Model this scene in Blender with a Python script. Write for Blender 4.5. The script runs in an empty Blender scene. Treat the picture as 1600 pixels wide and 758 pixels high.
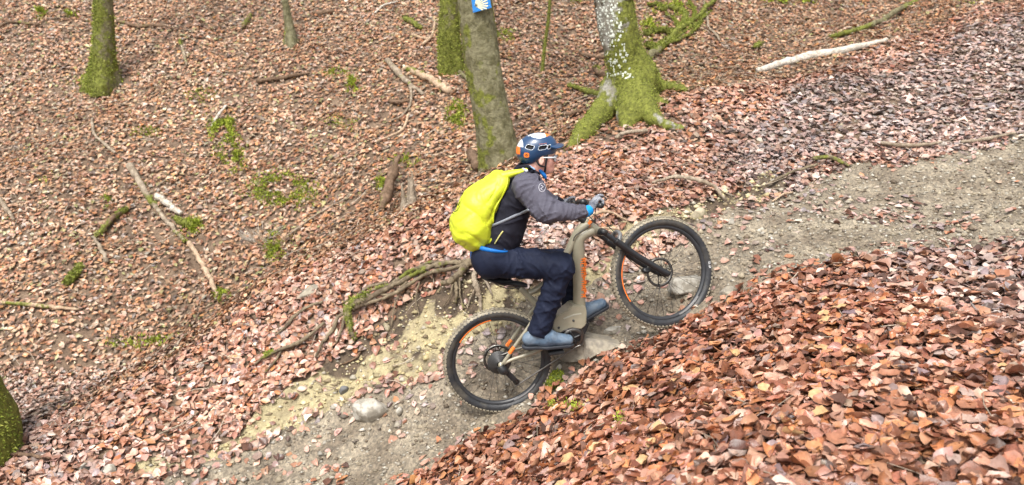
import bpy, bmesh, math, random
import numpy as np
from mathutils import Vector, Matrix
random.seed(7); rng = np.random.default_rng(11)
SC = bpy.context.scene
R = math.radians
# ------------------------------------------------------------------ camera, world, sun, exposure
CAM = np.array([0.0, 0.0, 1.7]); PITCH = R(14.0); FPX = 1256.0
cd = bpy.data.cameras.new('camera'); cam = bpy.data.objects.new('camera', cd); SC.collection.objects.link(cam)
cam.location = CAM; cam.rotation_euler = (R(90) - PITCH, 0, 0)
cd.sensor_width = 36.0; cd.lens = 36.0 * FPX / 1600.0; cd.clip_start = 0.05; cd.clip_end = 500
cd.dof.use_dof = True; cd.dof.focus_distance = 4.7; cd.dof.aperture_fstop = 2.3
SC.camera = cam
SUN_EL, SUN_AZ = R(58), R(200)          # high soft light from behind the left shoulder
w = bpy.data.worlds.new('World'); SC.world = w; w.use_nodes = True
nt = w.node_tree; bg = nt.nodes['Background']
sky = nt.nodes.new('ShaderNodeTexSky'); sky.sky_type = 'NISHITA'; sky.sun_disc = False
sky.sun_elevation = SUN_EL; sky.sun_rotation = SUN_AZ; sky.dust_density = 6.0; sky.ozone_density = 0.6; sky.air_density = 1.0
hs = nt.nodes.new('ShaderNodeHueSaturation'); hs.inputs['Saturation'].default_value = 0.22
nt.links.new(sky.outputs[0], hs.inputs['Color']); nt.links.new(hs.outputs[0], bg.inputs['Color'])
bg.inputs['Strength'].default_value = 0.15
sd_ = bpy.data.lights.new('sun', 'SUN'); sun = bpy.data.objects.new('sun', sd_); SC.collection.objects.link(sun)
sd_.energy = 1.5; sd_.angle = R(14); sd_.color = (1.0, 0.95, 0.88)
dv = Vector((math.sin(SUN_AZ) * math.cos(SUN_EL), math.cos(SUN_AZ) * math.cos(SUN_EL), math.sin(SUN_EL)))
sun.rotation_euler = dv.to_track_quat('Z', 'Y').to_euler(); sun.location = (0, 0, 20)
SC.view_settings.view_transform = 'Standard'; SC.view_settings.look = 'None'
SC.view_settings.exposure = 0.76; SC.view_settings.gamma = 1.0
COL = SC.collection

# ------------------------------------------------------------------ numpy noise
def _h(ix, iy, iz, s):
    n = (ix.astype(np.int64) * 374761393 + iy.astype(np.int64) * 668265263 + iz.astype(np.int64) * 2147483647 // 7 + s * 974711) & 0xffffffff
    n = ((n ^ (n >> 13)) * 1274126177) & 0xffffffff
    n = ((n ^ (n >> 15)) * 2246822519) & 0xffffffff
    return ((n ^ (n >> 16)) & 0xffffff) / float(0xffffff) * 2 - 1
def vn3(x, y, z, s=0):
    x = np.asarray(x, float); y = np.asarray(y, float); z = np.asarray(z, float)
    ix, iy, iz = np.floor(x), np.floor(y), np.floor(z); fx, fy, fz = x - ix, y - iy, z - iz
    fx = fx*fx*(3-2*fx); fy = fy*fy*(3-2*fy); fz = fz*fz*(3-2*fz); o = 0
    for a in (0, 1):
        for b in (0, 1):
            for c in (0, 1):
                o = o + _h(ix+a, iy+b, iz+c, s) * (fx if a else 1-fx) * (fy if b else 1-fy) * (fz if c else 1-fz)
    return o
def vn2(x, y, s=0):
    x = np.asarray(x, float); y = np.asarray(y, float)
    ix, iy = np.floor(x), np.floor(y); fx, fy = x - ix, y - iy; z0 = np.zeros_like(ix)
    fx = fx*fx*(3-2*fx); fy = fy*fy*(3-2*fy); o = 0
    for a in (0, 1):
        for b in (0, 1):
            o = o + _h(ix+a, iy+b, z0, s) * (fx if a else 1-fx) * (fy if b else 1-fy)
    return o
def fbm2(x, y, f, n=4, s=0):
    o = 0; a = 1.0
    for k in range(n):
        o = o + a * vn2(x*f + 17.3*k, y*f - 9.1*k, s + k); f *= 2.03; a *= 0.5
    return o
def fbm3(x, y, z, f, n=3, s=0):
    o = 0; a = 1.0
    for k in range(n):
        o = o + a * vn3(x*f + 7.3*k, y*f, z*f, s + k); f *= 2.03; a *= 0.5
    return o
def smooth(e0, e1, x):
    t = np.clip((x - e0) / (e1 - e0), 0, 1); return t*t*(3-2*t)

# ------------------------------------------------------------------ object helpers
def tag(o, label=None, cat=None, group=None, kind=None):
    if label: o['label'] = label
    if cat: o['category'] = cat
    if group: o['group'] = group
    if kind: o['kind'] = kind
    return o
def empty(name, loc=(0, 0, 0), rotz=0, **k):
    o = bpy.data.objects.new(name, None); COL.objects.link(o); o.location = loc; o.rotation_euler = (0, 0, rotz)
    o.empty_display_size = 0.1
    return tag(o, **k)
def mesh_obj(name, V, F, mat=None, parent=None, smooth_=True, colors=None, attrs=None, mats=None, midx=None, loc=None):
    """V (n,3); F: list/array of faces (all quads or all tris as arrays, or a mixed list)."""
    V = np.asarray(V, np.float32)
    me = bpy.data.meshes.new(name)
    if isinstance(F, np.ndarray):
        m, k = F.shape
        me.vertices.add(len(V)); me.vertices.foreach_set('co', V.ravel())
        me.loops.add(m*k); me.loops.foreach_set('vertex_index', F.astype(np.int32).ravel())
        me.polygons.add(m); me.polygons.foreach_set('loop_start', np.arange(0, m*k, k, dtype=np.int32))
        me.polygons.foreach_set('loop_total', np.full(m, k, np.int32))
    else:
        me.from_pydata(V.tolist(), [], [list(f) for f in F])
    me.update(calc_edges=True); me.validate()
    if smooth_: me.polygons.foreach_set('use_smooth', np.ones(len(me.polygons), bool))
    if colors is not None:
        a = me.color_attributes.new('tint', 'FLOAT_COLOR', 'POINT')
        c = np.ones((len(V), 4), np.float32); c[:, :3] = colors; a.data.foreach_set('color', c.ravel())
    for n, v in (attrs or {}).items():
        a = me.attributes.new(n, 'FLOAT', 'POINT'); a.data.foreach_set('value', np.asarray(v, np.float32))
    for m_ in (mats or ([mat] if mat else [])): me.materials.append(m_)
    if midx is not None: me.polygons.foreach_set('material_index', np.asarray(midx, np.int32))
    o = bpy.data.objects.new(name, me); COL.objects.link(o)
    if parent: o.parent = parent
    if loc is not None: o.location = loc
    return o
def inst(name, me, parent=None, M=None):
    o = bpy.data.objects.new(name, me); COL.objects.link(o)
    if parent: o.parent = parent
    if M is not None: o.matrix_local = M
    return o

# ------------------------------------------------------------------ materials
def mat(name, col=(0.5,)*3, rough=0.6, spec=0.5, metal=0.0, var=0.0, vscale=8.0, col2=None, mix_scale=6.0, mix_lo=0.45, mix_hi=0.55,
        bump=0.0, bscale=30.0, attr=None, coat=0.0, attr_mix=None, rvar=0.0, detail=5.0, bump2=0.0, b2scale=120.0):
    m = bpy.data.materials.new(name); m.use_nodes = True; n = m.node_tree.nodes; L = m.node_tree.links
    b = n['Principled BSDF']; b.inputs['Roughness'].default_value = rough; b.inputs['Metallic'].default_value = metal
    b.inputs['Specular IOR Level'].default_value = spec
    if coat: b.inputs['Coat Weight'].default_value = coat; b.inputs['Coat Roughness'].default_value = 0.15
    tc = n.new('ShaderNodeTexCoord')
    def noise(sc, det=detail, rg=0.6):
        x = n.new('ShaderNodeTexNoise'); x.inputs['Scale'].default_value = sc; x.inputs['Detail'].default_value = det
        x.inputs['Roughness'].default_value = rg; L.new(tc.outputs['Object'], x.inputs['Vector']); return x
    def mixc(f, a, c, mode='MIX'):
        x = n.new('ShaderNodeMix'); x.data_type = 'RGBA'; x.blend_type = mode
        for s, v in ((x.inputs['Factor'], f), (x.inputs['A'], a), (x.inputs['B'], c)):
            if hasattr(v, 'is_output'): L.new(v, s)
            elif isinstance(v, (int, float)): s.default_value = v
            else: s.default_value = (*v, 1)
        return x.outputs['Result']
    def ramp(src, lo, hi, a=0.0, c=1.0):
        x = n.new('ShaderNodeMapRange'); x.inputs['From Min'].default_value = lo; x.inputs['From Max'].default_value = hi
        x.inputs['To Min'].default_value = a; x.inputs['To Max'].default_value = c; L.new(src, x.inputs['Value']); return x.outputs['Result']
    if attr:
        at = n.new('ShaderNodeAttribute'); at.attribute_name = attr; c = at.outputs['Color']
    else:
        rgb = n.new('ShaderNodeRGB'); rgb.outputs[0].default_value = (*col, 1); c = rgb.outputs[0]
    if col2 is not None:
        c = mixc(ramp(noise(mix_scale).outputs['Fac'], mix_lo, mix_hi), c, col2)
    if attr_mix:                                   # (attribute, colour, roughness noise scale): growth that stays put on the thing
        an, ac, asc = attr_mix
        at2 = n.new('ShaderNodeAttribute'); at2.attribute_name = an
        nz = noise(asc, 6.0); mth = n.new('ShaderNodeMath'); mth.operation = 'ADD'
        L.new(at2.outputs['Fac'], mth.inputs[0]); L.new(ramp(nz.outputs['Fac'], 0.25, 0.75, -0.45, 0.45), mth.inputs[1])
        ac2 = mixc(ramp(noise(asc*2.7).outputs['Fac'], 0.35, 0.65), ac, tuple(v*0.45 for v in ac))
        c = mixc(ramp(mth.outputs[0], 0.4, 0.62), c, ac2)
    if var:
        v = ramp(noise(vscale).outputs['Fac'], 0.25, 0.75, 1-var, 1+var)
        vm = n.new('ShaderNodeVectorMath'); vm.operation = 'SCALE'; L.new(c, vm.inputs[0]); L.new(v, vm.inputs['Scale']); c = vm.outputs[0]
    L.new(c, b.inputs['Base Color'])
    if rvar: L.new(ramp(noise(vscale*1.7+3).outputs['Fac'], 0.3, 0.7, rough-rvar, rough+rvar), b.inputs['Roughness'])
    nrm = None
    for bs, sc in ((bump, bscale), (bump2, b2scale)):
        if bs:
            bp = n.new('ShaderNodeBump'); bp.inputs['Strength'].default_value = 1.0; bp.inputs['Distance'].default_value = bs
            L.new(noise(sc).outputs['Fac'], bp.inputs['Height'])
            if nrm is not None: L.new(nrm, bp.inputs['Normal'])
            nrm = bp.outputs['Normal']
    if nrm is not None: L.new(nrm, b.inputs['Normal'])
    return m

# ------------------------------------------------------------------ rays of the photograph's camera
def raydir(px, py):
    a = (np.asarray(px, float) - 800) / FPX; b = (379 - np.asarray(py, float)) / FPX
    c, s = math.cos(PITCH), math.sin(PITCH)
    return np.stack([a, c + b*s, -s + b*c], -1)
def at(px, py, d): return CAM + raydir(px, py) * d
# ------------------------------------------------------------------ terrain: heights from measured points
_cp = [
 # near bank, camera side
 (640,758,4.9),(800,758,4.0),(1000,758,3.25),(1200,758,2.95),(1400,758,2.8),(1600,758,2.75),
 (740,690,4.85),(860,650,4.75),(1000,650,4.05),(1200,600,3.85),(1400,600,3.6),(1600,600,3.45),(960,570,5.05),
 (1080,510,5.15),(1150,500,4.9),(1250,440,5.15),(1250,500,4.6),(1400,480,4.5),(1400,420,5.1),(1600,500,4.1),(1600,385,5.15),
 # trail
 (400,758,5.5),(580,640,5.8),(500,700,5.65),(680,640,5.6),(850,578,5.55),(930,540,5.6),(1040,530,5.42),(1000,470,5.85),
 (1130,430,5.7),(1250,390,5.75),(1400,350,6.0),(1600,290,6.3),
 # soil bank
 (780,510,5.85),(700,560,5.85),(740,425,6.1),(560,570,6.1),(560,500,6.3),(960,450,5.95),(940,370,6.15),(850,430,6.05),
 (350,640,6.0),(200,758,5.5),(0,758,5.4),(350,600,6.2),(1080,335,6.4),
 # leafy bank up to the crest
 (430,440,6.9),(620,350,7.0),(700,320,7.05),(200,600,6.3),(0,690,5.9),(600,420,6.6),(900,225,7.7),(900,300,6.8),(1000,260,7.2),
 (1060,150,8.5),(1150,230,7.5),(1250,300,6.7),(1250,200,7.8),(1250,120,9.2),(1400,60,10.4),(1400,150,8.6),(1400,230,7.3),
 (1600,200,7.4),(1600,100,9.1),(1600,5,11.6),(1530,0,11.8),
 # beyond the crest: the gully and the facing slope
 (430,428,8.5),(620,335,8.3),(700,300,8.5),(200,585,7.9),(0,640,7.6),(100,500,8.5),(200,300,10.2),(200,150,11.9),(200,0,14.0),
 (0,300,10.1),(0,0,14.0),(430,300,9.8),(430,150,11.5),(430,0,13.6),(700,200,10.0),(700,100,11.4),(700,0,13.3),
 (900,200,9.0),(900,100,11.2),(900,0,13.1),(1060,128,10.2),(1060,50,11.9),(1250,85,11.0),(1250,0,13.6),(1400,25,12.6),
]
_P = [at(*p) for p in _cp]
REAR_D = 5.38
AXLE = at(779, 564, REAR_D)
_P += [AXLE + np.array([0, 0, -0.385]), AXLE + np.array([0.35, 0.0, -0.31]), AXLE + np.array([-0.3, 0.0, -0.43])]
_P = [tuple(p) for p in _P] + [
 (0, 0, 0.05), (1.5, 0.5, 0.15), (3, 1, 0.5), (5, 2.5, 0.9), (8, 5, 1.6), (12, 8, 2.6), (-1.5, 1.5, -0.75), (-3, 2, -1.1), (-5, 3, -1.4), (-8, 4, -2.2),
 (-2, -3, 0.2), (4, -3, 1.4), (-8, -2, -1), (-9, 8, -2.4), (-12, 10, -2.2), (-10, 15, 1.9), (-16, 18, 2.5),
 (0, 18, 5.0), (8, 18, 5.4), (15, 16, 5.0), (-8, 22, 6.4), (0, 30, 11), (14, 30, 12), (-14, 30, 10), (0, 42, 16), (18, 42, 17), (-18, 42, 15), (18, 5, 2.6), (20, 20, 7)]
_P = np.array(_P); _C = _P[:, :2]
def _phi(r2): return 0.5 * r2 * np.log(np.maximum(r2, 1e-9))
_n = len(_P); _A = np.zeros((_n+3, _n+3)); _D = ((_C[:, None] - _C[None])**2).sum(-1)
_A[:_n, :_n] = _phi(_D) + np.eye(_n) * 0.04; _A[:_n, _n] = 1; _A[_n, :_n] = 1; _A[:_n, _n+1:] = _C; _A[_n+1:, :_n] = _C.T
_W = np.linalg.solve(_A, np.concatenate([_P[:, 2], [0, 0, 0]]))
GX0, GX1, GY0, GY1, GS = -20.0, 22.0, -4.0, 44.0, 0.1
_gx = np.arange(GX0, GX1 + GS, GS); _gy = np.arange(GY0, GY1 + GS, GS)
_G = np.zeros((len(_gx), len(_gy)))
for _i, _x in enumerate(_gx):
    _r2 = (_x - _C[:, 0][:, None])**2 + (_gy[None] - _C[:, 1][:, None])**2
    _G[_i] = (_W[:_n, None] * _phi(_r2)).sum(0) + _W[_n] + _W[_n+1]*_x + _W[_n+2]*_gy
def base_h(x, y):
    fx = np.clip((x - GX0)/GS, 0, len(_gx) - 2.001); fy = np.clip((y - GY0)/GS, 0, len(_gy) - 2.001)
    i = fx.astype(int); j = fy.astype(int); u = fx - i; v = fy - j
    return _G[i, j]*(1-u)*(1-v) + _G[i+1, j]*u*(1-v) + _G[i, j+1]*(1-u)*v + _G[i+1, j+1]*u*v
def h0(x, y):
    x = np.asarray(x, float); y = np.asarray(y, float)
    far = smooth(7, 11, y)
    return base_h(x, y) + 0.035*fbm2(x, y, 0.9, 3, 3)*(1 + 1.6*far) + 0.010*fbm2(x, y, 4.0, 3, 5)
def G0(px, py, dmin=1.5, dmax=40, hf=None):
    """point of the ground seen at a pixel (first crossing of the ray)"""
    r = raydir(px, py); d = np.linspace(dmin, dmax, 4000); Q = CAM + r*d[:, None]
    below = Q[:, 2] < (hf or h0)(Q[:, 0], Q[:, 1]); k = int(np.argmax(below)) if below.any() else len(d) - 1
    return Q[k]
def world_poly(pts): return np.array([p if len(p) == 3 and p[2] == 'w' else tuple(G0(*p[:2])[:2]) + ('w',) for p in pts], dtype=object)[:, :2].astype(float)
def sdist(poly, x, y):
    """signed distance to a polygon, negative inside"""
    x = np.asarray(x, float).ravel(); y = np.asarray(y, float).ravel()
    d2 = np.full(x.shape, 1e9); ins = np.zeros(x.shape, bool); n = len(poly)
    for i in range(n):
        ax, ay = poly[i]; bx, by = poly[(i+1) % n]; ex, ey = bx-ax, by-ay
        t = np.clip(((x-ax)*ex + (y-ay)*ey) / max(ex*ex+ey*ey, 1e-12), 0, 1)
        d2 = np.minimum(d2, (x-ax-t*ex)**2 + (y-ay-t*ey)**2)
        c = (ay > y) != (by > y)
        if by != ay: ins ^= c & (x < (bx-ax)*(y-ay)/(by-ay) + ax)
    return np.where(ins, -1, 1) * np.sqrt(d2)
TRAIL = world_poly([(640,757),(700,720),(780,672),(850,625),(900,592),(975,556),(1060,515),(1130,480),(1230,435),(1330,408),(1450,398),(1598,388),
   (7.5,5.2,'w'),(9.5,7.6,'w'),(6.6,7.6,'w'),(1598,215),(1480,235),(1330,262),(1230,295),(1150,335),(1085,352),(1010,400),(955,455),(870,482),(780,520),(690,572),
   (600,600),(520,640),(420,692),(320,735),(240,757),(-3.0,3.6,'w'),(-2.2,2.4,'w'),(-1.2,3.0,'w')])
BANK = world_poly([(300,740),(420,695),(520,645),(600,605),(690,577),(780,525),(870,487),(955,460),(1012,405),(1085,357),(1150,340),(1230,300),(1210,275),(1120,300),(1050,318),(960,335),
   (930,380),(850,425),(750,432),(640,478),(565,520),(490,575),(400,640),(330,690),(215,735)])
TRAMPLED = world_poly([(1235,298),(1110,262),(1230,160),(1400,95),(1500,60),(1598,30),(8.2,9.5,'w'),(1598,210),(1480,232),(1330,258)])
def _wob(x, y): return 0.13*fbm2(x, y, 1.7, 3, 21) + 0.03*fbm2(x, y, 9, 2, 22)
def sd_trail(x, y): return sdist(TRAIL, x, y) + _wob(np.ravel(x), np.ravel(y))
def sd_bank(x, y): return sdist(BANK, x, y) + 0.8*_wob(np.ravel(x) + 5, np.ravel(y))
def sd_tramp(x, y): return sdist(TRAMPLED, x, y) + 3*_wob(np.ravel(x), np.ravel(y) + 7)
def trail_z(x, y, s):
    al = x*0.95 + y*0.31; ac = -x*0.31 + y*0.95
    rel = 0.010*fbm2(al*0.8, ac*1.4, 5, 4, 31) + 0.012*fbm2(al*0.9, ac*9, 1.0, 3, 33) + 0.012*vn2(x*17, y*20, 35) + 0.008*vn2(x*42, y*46, 36)
    rel = rel + 0.014*(1-np.abs(fbm2(al*0.7, ac*5, 1.3, 2, 37)))**4
    rut = -0.03*np.exp(-((s + 0.35)/0.12)**2) - 0.02*np.exp(-((s + 0.75)/0.1)**2)
    return h0(x, y) + rel*smooth(0.06, -0.08, s) + rut + 0.025 - 0.10*smooth(-0.03, 0.10, s)
def bank_z(x, y, s):
    rel = 0.045*fbm2(x, y, 3.2, 4, 41) + 0.016*fbm2(x, y, 12, 3, 45)
    return h0(x, y) + rel*smooth(0.05, -0.08, s) + 0.012 - 0.10*smooth(-0.03, 0.10, s) - 0.05*smooth(0.0, -0.2, s)
def H(x, y):
    """the visible surface: ground, trail or bank, whichever lies on top"""
    x = np.asarray(x, float); y = np.asarray(y, float); sh = x.shape; x = np.atleast_1d(x).ravel(); y = np.atleast_1d(y).ravel()
    st = sd_trail(x, y); sb = sd_bank(x, y); z = h0(x, y)
    z = z - 0.09*smooth(0.02, -0.10, np.minimum(st, sb))
    z = np.where(st < 0.1, np.maximum(z, trail_z(x, y, st)), z); z = np.where(sb < 0.1, np.maximum(z, bank_z(x, y, sb)), z)
    return z.reshape(sh) if sh else float(z[0])
def Nrm(x, y, e=0.06):
    nx = -(h0(x+e, y) - h0(x-e, y))/(2*e); ny = -(h0(x, y+e) - h0(x, y-e))/(2*e)
    n = np.stack([nx, ny, np.ones_like(nx)], -1); return n/np.linalg.norm(n, axis=-1, keepdims=True)
def G(px, py, lift=0.0):
    q = G0(px, py); q = np.array([q[0], q[1], H(q[0], q[1]) + lift]); return q

def grid_mesh(xs, ys, zf):
    X, Y = np.meshgrid(xs, ys, indexing='ij'); Z = zf(X.ravel(), Y.ravel())
    nx, ny = len(xs), len(ys); V = np.stack([X.ravel(), Y.ravel(), Z], 1)
    i = np.arange(nx-1)[:, None]*ny + np.arange(ny-1)[None]; i = i.ravel()
    return V, np.stack([i, i+ny, i+ny+1, i+1], 1)
def ground_z(x, y):
    m = np.minimum(sd_trail(x, y), sd_bank(x, y))
    return h0(x, y) - 0.09*smooth(0.02, -0.10, m) + 0.008*fbm2(x, y, 11, 2, 51)
def _axis(a, b, c, d, fine, coarse):
    return np.unique(np.round(np.concatenate([np.arange(a, b, coarse), np.arange(b, c, fine), np.arange(c, d+coarse, coarse)]), 4))
CREST = np.array([G0(*q) for q in ((2,694),(100,650),(200,606),(320,530),(430,446),(520,400),(620,356),(700,326),(800,285),(900,232),(980,196),(1060,156),(1150,135),(1250,123),(1400,64),(1530,10))])
def beyond(x, y):
    """metres past the crest line of the near bank"""
    return y - np.interp(x, CREST[:, 0], CREST[:, 1])
M_ground = mat('humus_soil', (0.12, 0.078, 0.05), 0.9, col2=(0.19, 0.13, 0.085), mix_scale=5, mix_lo=0.4, mix_hi=0.65, var=0.4, vscale=30, bump=0.015, bscale=40)
V, F = grid_mesh(_axis(-20, -5, 6.5, 22, 0.07, 0.3), _axis(-4, 1.5, 11, 44, 0.07, 0.3), ground_z)
ground = tag(mesh_obj('ground', V, F, M_ground), kind='structure', label='brown humus forest floor under the fallen leaves')
def sheet(name, poly, sdf, zf, step, m, label):
    xs = np.arange(poly[:, 0].min()-0.3, min(poly[:, 0].max(), 7.5)+0.3, step); ys = np.arange(max(poly[:, 1].min(), 2.6)-0.3, poly[:, 1].max()+0.3, step)
    V, F = grid_mesh(xs, ys, lambda x, y: np.zeros_like(x)); s = sdf(V[:, 0], V[:, 1]); V[:, 2] = zf(V[:, 0], V[:, 1], s)
    F = F[(s[F] < 0.09).all(1)]; used = np.unique(F); mp = np.full(len(V), -1); mp[used] = np.arange(len(used))
    humus_shade = None
    if name == 'earth_bank':
        q = V[used]; st = sd_trail(q[:, 0], q[:, 1]); nn_ = fbm2(q[:, 0], q[:, 1], 3, 3, 8); humus_shade = {'humus': np.clip(smooth(0.20, 0.42, st + 0.20*nn_) + smooth(1.15, 1.6, q[:, 0] + .2*nn_)*0.75 + 0.35*smooth(0.2, 0.8, fbm2(q[:, 0], q[:, 1], 6, 3, 18)), 0, 1)}  # dark humus, with the undercut shade beneath the roots painted in
    return tag(mesh_obj(name, V[used], mp[F], m, attrs=humus_shade), kind='structure', label=label)
def trail_material():
    m = mat('trail_grit', (0.16, 0.13, 0.095), 0.55, col2=(0.29, 0.25, 0.19), mix_scale=4.0, mix_lo=0.40, mix_hi=0.62, var=0.4, vscale=40, bump=0.012, bscale=45, bump2=0.006, b2scale=150)
    n = m.node_tree.nodes; L = m.node_tree.links; b = n['Principled BSDF']; src = b.inputs['Base Color'].links[0].from_socket
    tc = n.new('ShaderNodeTexCoord'); v = n.new('ShaderNodeTexVoronoi'); v.inputs['Scale'].default_value = 60; v.inputs['Randomness'].default_value = 1
    L.new(tc.outputs['Object'], v.inputs['Vector'])
    rp = n.new('ShaderNodeValToRGB'); e = rp.color_ramp.elements; e[0].position = 0.0; e[0].color = (0.62, 0.62, 0.6, 1); e[1].position = 1.0; e[1].color = (1.45, 1.4, 1.32, 1)
    sx = n.new('ShaderNodeSeparateColor'); L.new(v.outputs['Color'], sx.inputs[0]); L.new(sx.outputs[0], rp.inputs['Fac'])
    mx = n.new('ShaderNodeMix'); mx.data_type = 'RGBA'; mx.blend_type = 'MULTIPLY'; mx.inputs['Factor'].default_value = 0.8
    L.new(src, mx.inputs['A']); L.new(rp.outputs['Color'], mx.inputs['B']); L.new(mx.outputs['Result'], b.inputs['Base Color'])
    return m
M_trail = trail_material()
M_bank = mat('ochre_loam', (0.40, 0.34, 0.195), 0.85, col2=(0.22, 0.18, 0.115), mix_scale=4.5, mix_lo=0.48, mix_hi=0.66, var=0.35, vscale=22, bump=0.02, bscale=22,
             attr_mix=('humus', (0.12, 0.085, 0.055), 5.0), bump2=0.006, b2scale=110)  # humus colour doubles as painted shade of the root undercut
trail = sheet('trail', TRAIL, sd_trail, trail_z, 0.03, M_trail, 'steep gritty footpath running up to the right')
bank = sheet('earth_bank', BANK, sd_bank, bank_z, 0.03, M_bank, 'bare ochre earth bank under the exposed roots')
# ------------------------------------------------------------------ fallen leaves
def leaf_grid(n, rows, cols, Ln, Wd, g):
    s = np.linspace(-1, 1, rows); t = np.linspace(-1, 1, cols); S, T = np.meshgrid(s, t, indexing='ij'); S = S.ravel(); T = T.ravel()
    prof = np.maximum(1 - np.abs(S)**2.3, 0.0)**0.60 * (1 - 0.20*S) + 0.04
    k = rows*cols
    jag = 1 + 0.08*g.standard_normal((n, k)) * (np.abs(T) > 0.5)
    x = S[None]*Ln[:, None]/2 * (1 + 0.03*g.standard_normal((n, k))); y = T[None]*prof[None]*jag*Wd[:, None]/2
    x = x + (g.normal(0, 0.12, n)*1.0)[:, None]*(y**2)/Wd[:, None] * 4
    xl = x/Ln[:, None]*2; yl = y/Wd[:, None]*2
    cup = g.normal(0.15, 0.34, n)[:, None]; bend = g.normal(0.05, 0.26, n)[:, None]; tw = g.normal(0, 0.22, n)[:, None]; fold = np.abs(g.normal(0, 0.24, n))[:, None]
    z = Wd[:, None]*0.5*(cup*yl**2 + bend*xl**2 + tw*xl*yl + fold*np.abs(yl)) + Wd[:, None]*0.05*g.standard_normal((n, k))
    return np.stack([x, y, z], -1)
def leaf_faces(rows, cols):
    return np.array([[i*cols+j, (i+1)*cols+j, (i+1)*cols+j+1, i*cols+j+1] for i in range(rows-1) for j in range(cols-1)])
def frames(N, yaw, tilt, g):
    n = len(N); N = N + g.normal(0, 1, (n, 3))*tilt[:, None]; N /= np.linalg.norm(N, axis=1, keepdims=True)
    a = np.stack([np.cos(yaw), np.sin(yaw), np.zeros(n)], 1); a -= (a*N).sum(1, keepdims=True)*N; a /= np.linalg.norm(a, axis=1, keepdims=True)
    return a, np.cross(N, a), N
PAL = np.array([(0.42,0.235,0.165),(0.35,0.175,0.11),(0.28,0.125,0.075),(0.19,0.075,0.04),(0.48,0.30,0.225),(0.40,0.17,0.075),(0.32,0.215,0.17),(0.09,0.045,0.03),(0.56,0.42,0.33),(0.26,0.20,0.185),(0.25,0.21,0.10)])
PW_far = np.array([.15,.20,.18,.12,.06,.04,.13,.07,.012,.02,.05]); PW_mid = np.array([.22,.19,.14,.08,.15,.05,.08,.04,.03,.03,.0]); PW_near = np.array([.14,.19,.20,.15,.07,.17,.03,.06,.008,.02,.0]); PW_grey = np.array([.13,.08,.06,.06,.16,.02,.22,.08,.06,.14,.0])
def leaf_colors(x, y, g):
    n = len(x); near = smooth(5.6, 4.6, y - 0.12*x)
    tr = smooth(0.4, -0.3, sd_tramp(x, y)); tr = np.maximum(tr, 0.4*smooth(0.35, 0.0, sd_trail(x, y))*(1 - near))
    # bluish grey drift on the bank left of the roots and towards the right of the near bank
    tr = np.maximum(tr, 0.7*smooth(-0.1, 0.4, fbm2(x, y, 0.7, 3, 61))*(1 - smooth(7.2, 7.8, y))*(1 - near)); tr = np.maximum(tr, 0.8*smooth(1.7, 2.9, x + .3*fbm2(x, y, 1.5, 2, 62))*near)
    bey = smooth(-0.1, 0.15, beyond(x, y)); PF = PW_far[None]*bey[:, None] + PW_mid[None]*(1-bey)[:, None]
    W = PF*(1-near)[:, None] + PW_near[None]*near[:, None]; W = W*(1-tr)[:, None] + PW_grey[None]*tr[:, None]; W = np.cumsum(W/W.sum(1, keepdims=True), 1)
    k = (g.random(n)[:, None] > W).sum(1).clip(0, len(PAL)-1)
    c = PAL[k]*(1 + g.normal(0, 0.20, (n, 1))) * (1 + g.normal(0, 0.04, (n, 3))); c = c*(1 + 0.13*fbm2(x, y, 0.8, 3, 71) + 0.10*fbm2(x, y, 3.0, 2, 72))[:, None]
    m = c.mean(1, keepdims=True); c = c*(1-0.35*tr[:, None]) + (m*np.array([1.02, 0.98, 1.02]))*0.35*tr[:, None]
    tan_ = np.array([1.06, 1.13, 0.98]); c = c*(1 + (tan_-1)*(bey*(1-tr))[:, None])
    c = c*(1 - np.array([.03, .09, .09])*(near*(1-tr))[:, None])
    return np.clip(c, 0.012, 0.8)
def leaf_density(x, y, g):
    st = sd_trail(x, y); sb = sd_bank(x, y); tr = sd_tramp(x, y)
    p = np.ones(len(x)) * np.clip(0.92 + 0.35*fbm2(x, y, 1.3, 3, 81), 0.45, 1)
    clump = smooth(0.15, 0.7, fbm2(x, y, 2.3, 3, 83))
    p = np.where(sb < 0.02, p*(0.03 + 0.22*clump + 0.5*smooth(-0.10, 0.02, sb)), p)
    p = np.where(st < 0.02, p*(0.012 + (0.05+0.10*smooth(1.5, 3, x))*clump + 0.12*smooth(-0.35, 0.0, st) + 0.45*smooth(-0.08, 0.02, st)), p)
    p = np.where((tr < 0) & (st > 0), p*0.8, p)
    p = p * smooth(0.18, 0.30, np.hypot(x - AXLE[0], y - AXLE[1]))
    return p
def in_view(x, y, margin=0.6):
    z = base_h(x, y) - CAM[2]; c, s = math.cos(PITCH), math.sin(PITCH)
    d = y*c - z*s; u = y*s + z*c; dd = np.maximum(d, 0.3)
    return (d > 0.5) & (np.abs(x) < dd*800/FPX + margin) & (u > -dd*379/FPX - 0.5) & (u < dd*379/FPX + 1.2)
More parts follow.
